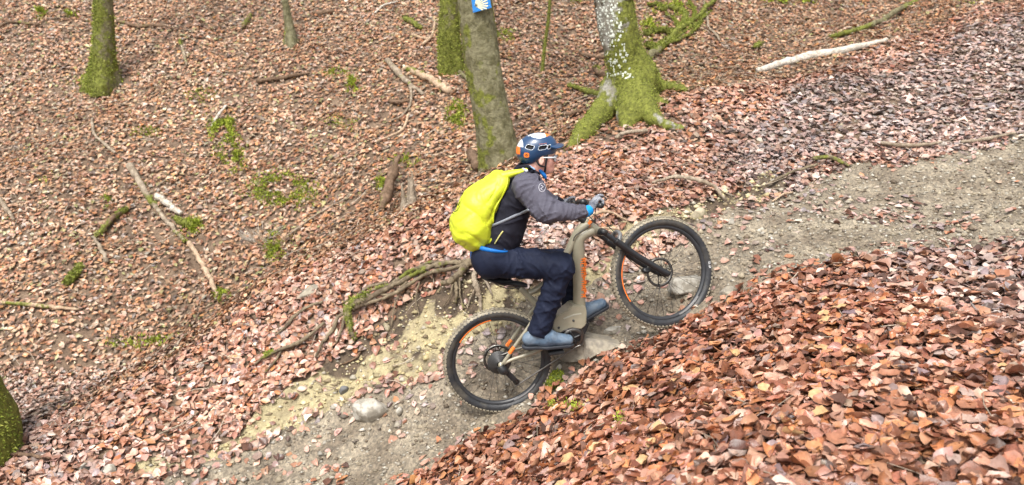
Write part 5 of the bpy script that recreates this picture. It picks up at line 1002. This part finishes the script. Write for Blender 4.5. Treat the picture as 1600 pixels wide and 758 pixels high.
# joints
HN, HF = Bp(772, 408, .10), Bp(772, 408, -.10); HC = Bp(770, 400); WA = Bp(778, 366); CH = Bp(800, 322); UC = Bp(812, 296); NK = Bp(824, 270)
SN, EN = Bp(828, 292, .185), Bp(853, 331, .30); SF, EF = Bp(826, 286, -.185), Bp(862, 322, -.32)
xf = lambda p: (MS @ np.append(p, 1))[:3]
grN, grF = xf(bar_pt(-.285)), xf(bar_pt(.275)); WN = Bp(916, 331, .33); WF = grF + np.array([-0.055, 0.01, 0.035])
KN, KF = Bp(877, 416, .15), Bp(884, 410, -.13); AN, AF = Bp(841, 520, .135), BB - cv + np.array([-0.105, 0.13, 0.075])
HD = Bp(843, 243)
rf = lambda n, f: None
def wr(X, Y, Z, f, amp, s=0): return amp*vn3(X*f, Y*f*0.8, Z*f, s)
def band(X, Y, Z, a, b, freq, amp, s=0):
    """cloth folds running across a limb"""
    d = (b-a)/np.linalg.norm(b-a); t = (X-a[0])*d[0]+(Y-a[1])*d[1]+(Z-a[2])*d[2]; e = np.cross(d, [0, 1.0, 0]); e /= np.linalg.norm(e); v = (X-a[0])*e[0]+(Z-a[2])*e[2]
    w0 = vn3(X*6, Y*6, Z*6, s); q = vn3(t*freq*0.20 + v*7 + 1.6*w0, v*6, Y*6, s+1); q2 = vn3(t*freq*0.34 - v*12 + w0, v*9, Y*9, s+2)
    return amp*1.15*(1-np.abs(q))**4 - amp*0.2 + amp*0.9*(1-np.abs(q2))**5
# body: one continuous surface of head, neck, trunk, limbs, hands and feet under the clothes
F3 = np.array([1.0, 0, 0]); eye_z = HD[2] - 0.012
def head_sdf(X, Y, Z):
    c = HD; t = 0.12; q = sus(.02, el(X, Y, Z, c + [-.012, 0, .03], (.096, .076, .095)), el(X, Y, Z, c + [.035, 0, -.045], (.058, .060, .075), -.2), el(X, Y, Z, c + [.062, 0, -.090], (.032, .038, .026)))
    q = su(q, rc(X, Y, Z, c + [-.025, 0, -.05], NK + [-.005, 0, -.02], .056, .064), .03)
    q = su(q, rc(X, Y, Z, c + [.090, 0, -.012], c + [.113, 0, -.048], .008, .0125), .010)          # nose
    q = su(q, rc(X, Y, Z, c + [.080, -.035, .012], c + [.080, .035, .012], .012, .012), .012)        # brow
    q = su(q, rc(X, Y, Z, c + [.090, -.014, -.068], c + [.090, .014, -.068], .0075, .0075), .006)    # lips
    q = su(q, rc(X, Y, Z, c + [.086, -.012, -.079], c + [.086, .012, -.079], .007, .007), .006)
    for s in (-1, 1):
        q = su(q, el(X, Y, Z, c + [.062, s*.036, -.040], (.022, .018, .020)), .015)                  # cheek
        q = np.maximum(q, -el(X, Y, Z, c + [.094, s*.031, -.012], (.013, .017, .011)))
        e = el(X, Y, Z, c + [.000, s*.078, -.022], (.019, .010, .032), -.2); e = np.maximum(e, -el(X, Y, Z, c + [.003, s*.089, -.020], (.010, .009, .018), -.2)); q = su(q, e, .006)
    return q
def hand_sdf(X, Y, Z, g, s, far=False):
    """hand closed round the grip: g grip centre, s = -1 near (camera) side, +1 far side"""
    e1 = MS[:3, :3] @ np.array([0, s, 0]); fw = MS[:3, :3] @ FW; up = -(MS[:3, :3] @ AX)
    P = lambda a, b, c: g + e1*a + fw*b + up*c
    q = sus(.012, rc(X, Y, Z, P(.032, .000, .030), P(-.030, .000, .031), .015, .0155), rc(X, Y, Z, P(0, -.018, .028), P(-.004, -.052, .030), .024, .023), rc(X, Y, Z, P(.028, -.012, .026), P(.02, -.045, .026), .016, .018), rc(X, Y, Z, P(-.028, -.010, .026), P(-.02, -.045, .026), .016, .018))
    for k, (o, l) in enumerate(((-.034, 1.0), (-.012, 1.08), (.011, 1.02), (.032, .86))):
        a = P(o, .010, .032); b = P(o, .010+.030*l, .022); c = P(o*.97, .012+.024*l, -.006*l); d = P(o*.95, .010, -.022*l)
        if k == 0: b = P(o-.004, .045, .026); c = P(o-.006, .068, .012); d = P(o-.006, .078, -.008)      # index finger on the brake lever
        q = su(q, np.minimum(np.minimum(rc(X, Y, Z, a, b, .0105, .0095), rc(X, Y, Z, b, c, .0095, .009)), rc(X, Y, Z, c, d, .009, .0078)), .004)
    q = su(q, rc(X, Y, Z, P(-.030, -.028, .020), P(-.050, -.010, -.004), .0145, .011), .010); q = su(q, rc(X, Y, Z, P(-.050, -.010, -.004), P(-.046, .016, -.018), .0105, .009), .005)
    return q
def body(X, Y, Z):
    q = head_sdf(X, Y, Z)
    q = su(q, sus(.05, rc(X, Y, Z, HC, WA, .098, .088, 1.25), rc(X, Y, Z, WA, CH, .088, .098, 1.3), rc(X, Y, Z, UC + [0, -.10, 0], UC + [0, .10, 0], .08, .08)), .04)
    for a, b, c, g, s in ((SN, EN, WN, grN, -1), (SF, EF, WF, grF, 1)): q = su(q, np.minimum(rc(X, Y, Z, a, b, .056, .038), rc(X, Y, Z, b, c, .038, .026)), .02); q = su(q, hand_sdf(X, Y, Z, g, s) + .0035, .012)
    for a, b, c in ((HN, KN, AN), (HF, KF, AF)): q = su(q, np.minimum(rc(X, Y, Z, a, b, .070, .050), rc(X, Y, Z, b, c, .050, .032)), .02); q = su(q, rc(X, Y, Z, c + [0, 0, -.02], c + [.10, 0, -.060], .028, .022), .01)
    return q
allp = [HN, HF, HC, SN, SF, EN, EF, KN, KF, AN, AF, HD + [0, 0, .13], HD + [.1, 0, 0], grN, grF]
bd = sdf_obj('body', body, allp, .17, .009, M_skin, person)
# jacket
def jacket(X, Y, Z):
    q = sus(.05, rc(X, Y, Z, Bp(778, 378), Bp(786, 358), .125, .122, 1.25), rc(X, Y, Z, Bp(786, 358), CH, .122, .128, 1.3), rc(X, Y, Z, UC + [-.0, -.11, -.01], UC + [0, .11, -.01], .088, .088), rc(X, Y, Z, UC, NK + [.01, 0, .0], .085, .058))
    q = su(q, rc(X, Y, Z, NK + [.0, 0, -.02], NK + [.018, 0, .022], .066, .063), .02)
    q = q - .005*vn3(X*14, Y*10, Z*14, 3) - band(X, Y, Z, Bp(778, 385), CH, 70, .006, 5)
    n = np.array([HC[0]-CH[0], 0, HC[2]-CH[2]]); n /= np.linalg.norm(n); hm = Bp(786, 387); cut = (X-hm[0])*n[0] + (Z-hm[2])*n[2] + .10*np.abs(Y)*0
    q = np.maximum(q, cut); c2 = np.array([.45, 0, .89]); kk = NK + [.014, 0, .038]; q = np.maximum(q, (X-kk[0])*c2[0] + (Z-kk[2])*c2[2])
    return q
jk = sdf_obj('jacket', jacket, [HC, CH, UC, NK, WA + [.1, 0, 0]], .22, .007, M_vest, person)
def sleeve(a, b, c, s):
    def f(X, Y, Z):
        q = su(rc(X, Y, Z, a, b, .081, .064), rc(X, Y, Z, b, c, .062, .038), .03); q = su(q, rc(X, Y, Z, a + [-.03, -.04*s*0, .0], a + [.0, 0, -.03], .078, .08), .03)
        q = q - band(X, Y, Z, a, b, 95, .008, 9) - band(X, Y, Z, b, c, 110, .0065, 12) - .003*vn3(X*22, Y*22, Z*22, 4)
        n = (c-b)/np.linalg.norm(c-b); return np.maximum(q, (X-c[0])*n[0]+(Y-c[1])*n[1]+(Z-c[2])*n[2])
    return f
slN = sdf_obj('sleeve', sleeve(SN, EN, WN, 1), [SN, EN, WN], .12, .006, M_sleeve, jk); slF = sdf_obj('sleeve', sleeve(SF, EF, WF, -1), [SF, EF, WF], .12, .007, M_sleeve, jk)
# blue shirt at collar and hem
sdf_obj('shirt', lambda X, Y, Z: np.minimum(np.maximum(rc(X, Y, Z, NK + [.012, 0, .0], NK + [.032, 0, .034], .064, .061), -((X-NK[0]-.002)*.45+(Z-NK[2]+.0)*.89)) if False else rc(X, Y, Z, NK + [.036, 0, .020], NK + [.054, 0, .058], .053, .050),
    np.maximum(rc(X, Y, Z, Bp(766, 398), Bp(780, 380), .131, .122, 1.27), -(Z - Bp(770, 404)[2]))), [HC, NK, UC], .17, .008, M_blue, person)
# trousers
def trousers(X, Y, Z):
    k = Bp(780, 388); n = np.array([CH[0]-HC[0], 0, CH[2]-HC[2]]); n /= np.linalg.norm(n); top = np.maximum(rc(X, Y, Z, Bp(768, 400), Bp(776, 385), .118, .118, 1.25), (X-k[0])*n[0]+(Z-k[2])*n[2])
    q = sus(.04, top, rc(X, Y, Z, HN + [-.03, .01, .01], HF + [-.03, -.01, .01], .115, .115))
    for a, b, c, sg in ((HN, KN, AN, 1), (HF, KF, AF, 2)):
        l = su(rc(X, Y, Z, a, b, .101, .076), rc(X, Y, Z, b, c, .076, .061), .03); l = l - band(X, Y, Z, a, b, 60, .0065, sg*5) - band(X, Y, Z, b, c, 75, .0070, sg*7)
        n = (c-b)/np.linalg.norm(c-b); e = c + n*.012; l = np.maximum(l, (X-e[0])*n[0]+(Y-e[1])*n[1]+(Z-e[2])*n[2]); q = su(q, l, .035)
    q = q - .004*vn3(X*16, Y*14, Z*16, 8); k = Bp(780, 372); n = np.array([CH[0]-HC[0], 0, CH[2]-HC[2]]); n /= np.linalg.norm(n); return q
tr_ = sdf_obj('trousers', trousers, [HN, HF, KN, KF, AN, AF, HC], .16, .007, M_trs, person)
# shoes
def shoe(an, tilt, s):
    c, si = math.cos(tilt), math.sin(tilt); P = lambda x, y, z: an + np.array([x*c - z*si, y, x*si + z*c])
    def up(X, Y, Z):
        q = sus(.03, rc(X, Y, Z, P(-.060, 0, -.040), P(.05, 0, -.040), .046, .048), rc(X, Y, Z, P(.05, 0, -.042), P(.200, s*.008, -.058), .050, .036, 1.15), rc(X, Y, Z, P(-.01, 0, .01), P(.07, 0, -.02), .052, .044))
        nz = -si; d = (X-an[0])*(-si)+(Z-an[2])*c; return np.maximum(q, -(d + .086)) - .0015*vn3(X*40, Y*40, Z*40, 3)
    def so(X, Y, Z):
        d = (X-an[0])*(-si)+(Z-an[2])*c; q = sus(.02, rc(X, Y, Z, P(-.065, 0, -.088), P(.06, 0, -.088), .042, .042), rc(X, Y, Z, P(.06, 0, -.088), P(.203, s*.008, -.086), .046, .038, 1.12)); return np.maximum(np.maximum(q, d + .082), -(d + .104))
    pts = [P(-.09, -.05, -.11), P(.23, .05, .06), P(.23, .05, -.11)]
    sh = sdf_obj('shoe', up, pts, .05, .0045, M_shoe, person); sdf_obj('sole', so, pts, .04, .0045, M_sole, sh)
    for i in range(4): T('lace', [P(.075+.020*i, -.028, .000-.010*i), P(.080+.020*i, 0, .014-.011*i), P(.075+.020*i, .028, .000-.010*i)], [.0035, .0035], M_sole, parent=sh, sides=6)
shoe(AN + [0.0, 0, .0], -.02, 1); shoe(AF + [0.0, 0, .0], .50, -1)
# gloves with cyan cuff
for g, s, wr_ in ((grN, -1, WN), (grF, 1, WF)):
    gl = sdf_obj('glove', lambda X, Y, Z: su(hand_sdf(X, Y, Z, g, s), rc(X, Y, Z, g + (wr_-g)*.75, wr_, .027, .029), .012), [g, wr_], .09, .0035, M_glove, person)
    d = (wr_-g)/np.linalg.norm(wr_-g); T('cuff', [wr_ + d*.012, wr_ - d*.008, wr_ - d*.030], [.034, .0345, .033], M_cyan if s < 0 else M_vest, parent=gl, sides=18)
# helmet
def helmet():
    c = HD + np.array([-.014, 0, .050]); rt = .10
    def ell(X, Y, Z, o=0.0): return el(X, Y, Z, c, (.128+o, .098+o, .094+o), rt)
    def shell(X, Y, Z, o=0.0):
        q = su(ell(X, Y, Z, o), el(X, Y, Z, c + [-.055, 0, -.035], (.075+o, .088+o, .075+o)), .03)
        cutz = np.where(X < c[0]-.005, c[2] - .088 + .0*X, c[2] - .044 + .15*(X-c[0])); k = smooth(-.055, .03, X-c[0]); lim = (c[2]-.098)*(1-k) + (c[2]-.040)*k + .10*np.maximum(X-c[0]-.03, 0)
        return np.maximum(q, lim - Z)
    vents = [(-.062, .014, .021, .013, -.25), (.018, .012, .026, .0115, .12), (.060, .014, .0085, .010, .25)]
    def holes(X, Y, Z, o=0.0):
        q = np.full(X.shape, 1.0)
        for dx, dz, rx, rz, ro in vents:
            x, z = X-(c[0]+dx), Z-(c[2]+dz); cs, sn = math.cos(ro), math.sin(ro); x, z = x*cs+z*sn, -x*sn+z*cs; x = x - .35*z
            dd = np.maximum(np.abs(x)/(rx+o), np.abs(z)/(rz+o)); dd = ((np.abs(x)/(rx+o))**4 + (np.abs(z)/(rz+o))**4)**.25; q = np.minimum(q, (dd-1)*(rz+o))
        q = np.where(np.abs(Y-c[1]) < .035, .1, q)
        for yy in (-.03, 0.03):                                        # top vents
            x = X-c[0]; dd = ((np.abs(x+.01)/(.05+o))**4 + (np.abs(Y-yy)/(.010+o))**4)**.25; q = np.minimum(q, np.where(Z > c[2]+.05, (dd-1)*(.010+o), 1))
        return q
    pts = [c - [.14, .11, .12], c + [.15, .11, .11]]
    hl = sdf_obj('helmet', lambda X, Y, Z: np.maximum(np.maximum(shell(X, Y, Z), -shell(X, Y, Z, -.016)), -holes(X, Y, Z)), pts, .02, .0035, None, person, mats=[M_navy, M_white, M_orange],
        mfn=lambda q: np.where((q[:, 2] > c[2]+.064+.02*np.abs((q[:, 0]-c[0])/.1)) & (q[:, 0] > c[0]-.10), np.where(q[:, 0] > c[0]+.045, 2, np.where(np.abs(q[:, 1]-c[1]) < .014, 0, 1)), np.where((q[:, 0] < c[0]-.100) & (q[:, 2] > c[2]+.012), 1, np.where((q[:, 0] < c[0]-.118) & (q[:, 2] > c[2]-.035), 2, 0))))
    sdf_obj('helmet_liner', lambda X, Y, Z: np.maximum(shell(X, Y, Z, -.010), -shell(X, Y, Z, -.022)), pts, .02, .005, M_foam, hl)
    sdf_obj('vent_trim', lambda X, Y, Z: np.maximum(np.maximum(np.maximum(shell(X, Y, Z, .0022), -shell(X, Y, Z, -.004)), holes(X, Y, Z, .0038)), np.maximum(-holes(X, Y, Z, .0005), Z - c[2] - .045)), pts, .01, .003, M_white, hl)
    # peak
    def peak(X, Y, Z):
        x = X-(c[0]+.085); z = Z-(c[2]+.020); top = z - (-.10*x - .9*(Y-c[1])**2*1.6 + .010); bot = -(z - (-.10*x - .9*(Y-c[1])**2*1.6 + .002))
        out = np.sqrt(np.maximum(x, 0)**2*1.0 + (Y-c[1])**2*.55) - (.082) ; return np.maximum(np.maximum(top, bot), np.maximum(out, -x - .02))*0.8
    sdf_obj('visor', peak, [c + [.05, -.10, -.03], c + [.19, .10, .05]], .01, .003, M_navy, hl)
    # square orange badge with a dark ring at the back, and the small orange print on the side
    yb = lambda dx, dz: -(.088*math.sqrt(max(0.02, 1-((dx+.055)/.077)**2-((dz+.035)/.077)**2)))
    b0 = c + np.array([-.082, 0, -.034]); b0[1] = c[1] + yb(-.082, -.034) - .0015
    nrm = np.array([-.35, -1, -.05]); nrm /= np.linalg.norm(nrm); ax1 = np.cross(nrm, [0, 0, 1]); ax1 /= np.linalg.norm(ax1); ax1 = -ax1; ax2 = np.cross(ax1, nrm)*-1
    def plate(nm, rx, rz, o, m, k=16, p=4): 
        V = []; 
        for oo in (o, -.012):
            for i in range(k): a = i/k*2*math.pi; cc, ss = math.cos(a), math.sin(a); rr = 1/((abs(cc)**p+abs(ss)**p)**(1/p)); V.append(b0 + ax1*rx*cc*rr + ax2*rz*ss*rr + nrm*oo)
        mesh_obj(nm, V, [list(range(k)), list(range(k, 2*k))[::-1]] + [[i, k+i, k+(i+1) % k, (i+1) % k] for i in range(k)], m, parent=hl, smooth_=False)
    plate('badge', .017, .015, .004, M_orange); plate('badge_ring', .0075, .0075, .0052, M_foam, p=2); plate('badge_dot', .0032, .0032, .0062, M_orange, p=2)
    for i in range(5):
        dx = -.012+.010*i; dz = .033; y = -.098*math.sqrt(1-(dx/.128)**2-(dz/.094)**2) - .001; V, F = ico(); mesh_obj('side_print', V*[.0042, .0015, .0022] + (c + [dx+.01, y, dz+.001*i]), F, mat('salmon_print', (.75, .25, .15), .4), parent=hl)
    for s in (-1, 1):
        y = s*.080; T('chin_strap', [HD + [.035, y*1.02, .018], HD + [.030, y*.98, -.02], HD + [.026, y*.86, -.062], HD + [.028, y*.55, -.098], HD + [.033, 0, -.112]], [.0065, .0065], M_foam, parent=hl, ell=.35, sides=8)
        T('chin_strap', [HD + [-.035, y*.98, -.02], HD + [-.012, y*1.0, -.052], HD + [.026, y*.88, -.062]], [.005, .005], M_foam, parent=hl, ell=.4, sides=8)
    T('strap_end', [HD + [.033, -.03, -.112], HD + [.035, -.04, -.14], HD + [.036, -.045, -.165]], [.006, .005], M_foam, parent=hl, ell=.4, sides=8)
helmet()
# sunglasses, eyes, hair
gl = T('sunglasses', [HD + [.104, -.020, -.010], HD + [.111, 0, -.004], HD + [.104, .020, -.010]], [.004, .0045, .004], M_white, parent=person, sides=8)
for s in (-1, 1):
    T('temple', [HD + [.010, s*.082, -.002], HD + [.055, s*.080, -.004], HD + [.086, s*.066, -.006], HD + [.092, s*.062, -.008]], [.0035, .005, .006, .006], M_white, parent=gl, sides=8)
    o = [HD + np.array([.104-.018*((k := abs(math.cos(a)) if False else (0.5-0.5*math.cos(a)*1)))*1.0, s*(.036 - .028*math.cos(a)), -.014 + .020*math.sin(a)]) for a in np.linspace(0, 2*math.pi, 17)[:-1]]
    T('lens_rim', o + [o[0]], [.0036, .0036], M_white, parent=gl, sides=6); mesh_obj('lens', np.array(o + [HD + [.099, s*.036, -.014]]), [[i, (i+1) % 16, 16] for i in range(16)], mat('dark_lens', (.05, .02, .025), .08), parent=gl)
    V, F = icosphere(2); mesh_obj('eye', V*.011 + (HD + [.082, s*.031, -.012]), F, bpy.data.materials.get('eye_white') or mat('eye_white', (.7, .68, .64), .2), parent=person)
sdf_obj('hair', lambda X, Y, Z: np.maximum(np.maximum(el(X, Y, Z, HD + [-.015, 0, .03], (.100, .080, .098)), X - HD[0] - .045), np.maximum(HD[2] - .035 - Z + .6*np.maximum(X-HD[0]+.02, 0), -el(X, Y, Z, HD + [-.012, 0, .03], (.094, .074, .093)))) - .001*vn3(X*90, Y*90, Z*90, 2),
        [HD - [.11, .08, .06], HD + [.06, .08, .13]], .01, .004, mat('dark_brown_hair', (.05, .035, .025), .6, var=.3, vscale=60), person)
# jacket details: zip, sleeve badge
def onto(fn, px, py, w0=.34, o=.002):
    """first point of a surface met by the photograph's ray, in the bike frame"""
    a = Bp(px, py, w0); b = Bp(px, py, -.1); t = np.linspace(0, 1, 900)[:, None]; P = a + (b-a)*t; d = fn(P[:, 0], P[:, 1], P[:, 2]); k = int(np.argmax(d < o)) if (d < o).any() else 600; return P[k]
hemf = lambda X, Y, Z: np.minimum(jacket(X, Y, Z), trousers(X, Y, Z))
T('shirt_hem', [onto(hemf, *q, o=.001) for q in ((744, 385), (752, 388), (762, 390.5), (774, 392.5), (785, 393.5), (793, 393))], [.014, .017, .016, .013, .010, .005], M_blue, parent=person, ell=.8, sides=10)
T('shirt_collar', [onto(jacket, *q, o=.002) for q in ((843, 265), (847, 270), (851, 275), (853, 279))], [.008, .013, .013, .007], M_blue, parent=person, sides=10)
T('pocket_zip', [onto(jacket, *q) for q in ((786, 361), (781, 368), (776, 376), (773, 381))], [.0042, .0042], mat('pale_yellow_zip', (.62, .58, .22), .5), parent=jk, sides=6)
sf = sleeve(SN, EN, WN, 1); b0 = onto(sf, 847, 293); V, F = icosphere(2)
ring = [onto(sf, 847+5.2*math.cos(a), 293+7*math.sin(a)) for a in np.linspace(0, 6.283, 13)]; T('sleeve_badge', ring, [.002, .002], mat('pale_grey_print', (.5, .5, .55), .5), parent=slN, sides=5, sm=False)
T('badge_mark', [onto(sf, *q) for q in ((845, 289), (849, 292), (845, 295), (849, 298))], [.0025, .0025], bpy.data.materials['pale_grey_print'], parent=slN, sides=5, sm=False)

# ------------------------------------------------------------------ backpack with yellow rain cover
pack = empty('backpack', tuple(ROOT), PSI, label='neon yellow covered backpack on the cyclist back', cat='backpack')
M_neon = mat('neon_yellow_cover', (0.60, 0.67, 0.035), 0.45, var=0.10, vscale=7, col2=(0.54, 0.62, 0.03), mix_scale=6, bump=0.006, bscale=16, bump2=0.003, b2scale=45)
def cover(X, Y, Z):
    q = None
    for yy in (-.065, .065):
        o = np.array([0, yy, 0]); l = sus(.05, rc(X, Y, Z, Bp(781, 284)+o, Bp(747, 320)+o, .070, .105), rc(X, Y, Z, Bp(747, 320)+o, Bp(736, 352)+o, .105, .128), rc(X, Y, Z, Bp(738, 355)+o, Bp(744, 366)+o, .125, .105)); q = l if q is None else su(q, l, .06)
    # folds gathered towards the drawstring edge at the back
    e0, e1 = Bp(796, 270), Bp(764, 384); d = (e1-e0)/np.linalg.norm(e1-e0); n = np.array([d[2], 0, -d[0]]); n = n if n[0] < 0 else -n; dist = (X-e0[0])*n[0]+(Z-e0[2])*n[2]; t = (X-e0[0])*d[0]+(Z-e0[2])*d[2]
    amp = .0040*np.exp(-np.maximum(dist-.02, 0)/.07); q = q + amp*2.2*(1-np.abs(vn3(t*16 + dist*9, dist*5, Y*5, 4)))**3 - .006*vn3(X*10, Y*8, Z*10, 6) + .008*(1-np.abs(vn3(X*9+Z*7, Y*6, Z*6-X*4, 7)))**5 + .008*(1-np.abs(vn3(X*17-Z*9, Y*9, Z*9, 17)))**5 - .004*np.sin((X+Z*1.6)*50+3*vn3(X*6, Y*5, Z*6, 9))*smooth(Bp(740, 350)[2], Bp(740, 385)[2], Z)
    return np.maximum(q, -dist)
cv_ = sdf_obj('rain_cover', cover, [Bp(700, 262), Bp(800, 395), Bp(740, 350, .2), Bp(740, 350, -.2)], .05, .006, M_neon, pack)
def pk(X, Y, Z): return rc(X, Y, Z, Bp(786, 288), Bp(758, 362), .062, .082, 1.5)
sdf_obj('pack_body', pk, [Bp(786, 288), Bp(758, 362)], .15, .009, mat('black_pack_cloth', (.02, .02, .022), .7, bump=.002), pack)
M_strapg = mat('grey_strap', (.22, .24, .28), .6, var=.1); M_strapb = mat('light_blue_tube', (.30, .48, .68), .4, var=.1)
jj = lambda X, Y, Z: np.minimum(jacket(X, Y, Z), sf(X, Y, Z))
def flap(X, Y, Z):
    q = rc(X, Y, Z, Bp(786, 275, .06), Bp(822, 266, .10), .030, .012, 1.3); return np.maximum(q, -jacket(X, Y, Z) - .02) - .002*vn3(X*30, Y*30, Z*30, 2)
sdf_obj('cover_flap', flap, [Bp(786, 275, .06), Bp(826, 264, .1)], .06, .004, M_neon, pack)
for s in (1, -1):
    if s > 0: pts = [onto(jj, *q, o=.006) for q in ((806, 268), (816, 262), (826, 262), (836, 268), (843, 280))]
    else: pts = [p*[1, -1, 1] for p in pts]
    T('shoulder_strap', pts, [.018, .020, .018, .014, .012], M_vest, parent=pack, ell=1.0 if False else .5, sides=10)
    T('strap_piping', [p + [0, -s*.004, .012] for p in pts[:4]], [.005, .005], M_strapb, parent=pack, sides=6)
T('side_strap', [onto(jj, *q, o=.004) for q in ((766, 354), (776, 350), (790, 344), (803, 338), (815, 333), (826, 328))], [.009, .009], M_strapg, parent=pack, ell=.5, sides=8)
T('strap_buckle', [onto(jj, *q, o=.008) for q in ((817, 264), (823, 267))], [.009, .009], M_white, parent=pack, sides=8)
e0, e1 = Bp(796, 270), Bp(764, 384); hem = [onto(cover, 796-32*t+4*math.sin(t*9)-3, 272+112*t, o=.003) for t in np.linspace(.05, .97, 16)]
T('drawstring_hem', hem, [.0055, .0055], mat('yellow_hem', (.50, .56, .02), .5, var=.2, vscale=40), parent=cv_, sides=7, n=4)
# small dark mark printed on the cover
for q in (((708, 329), (711, 323), (714, 316)), ((710, 331), (715, 328), (718, 322)), ((716, 321), (719, 315)), ((706, 332), (709, 334))): T('cover_print', [onto(cover, *a, o=.001) for a in q], [.0035, .002], mat('dark_print', (.05, .06, .03), .5), parent=cv_, sides=5)
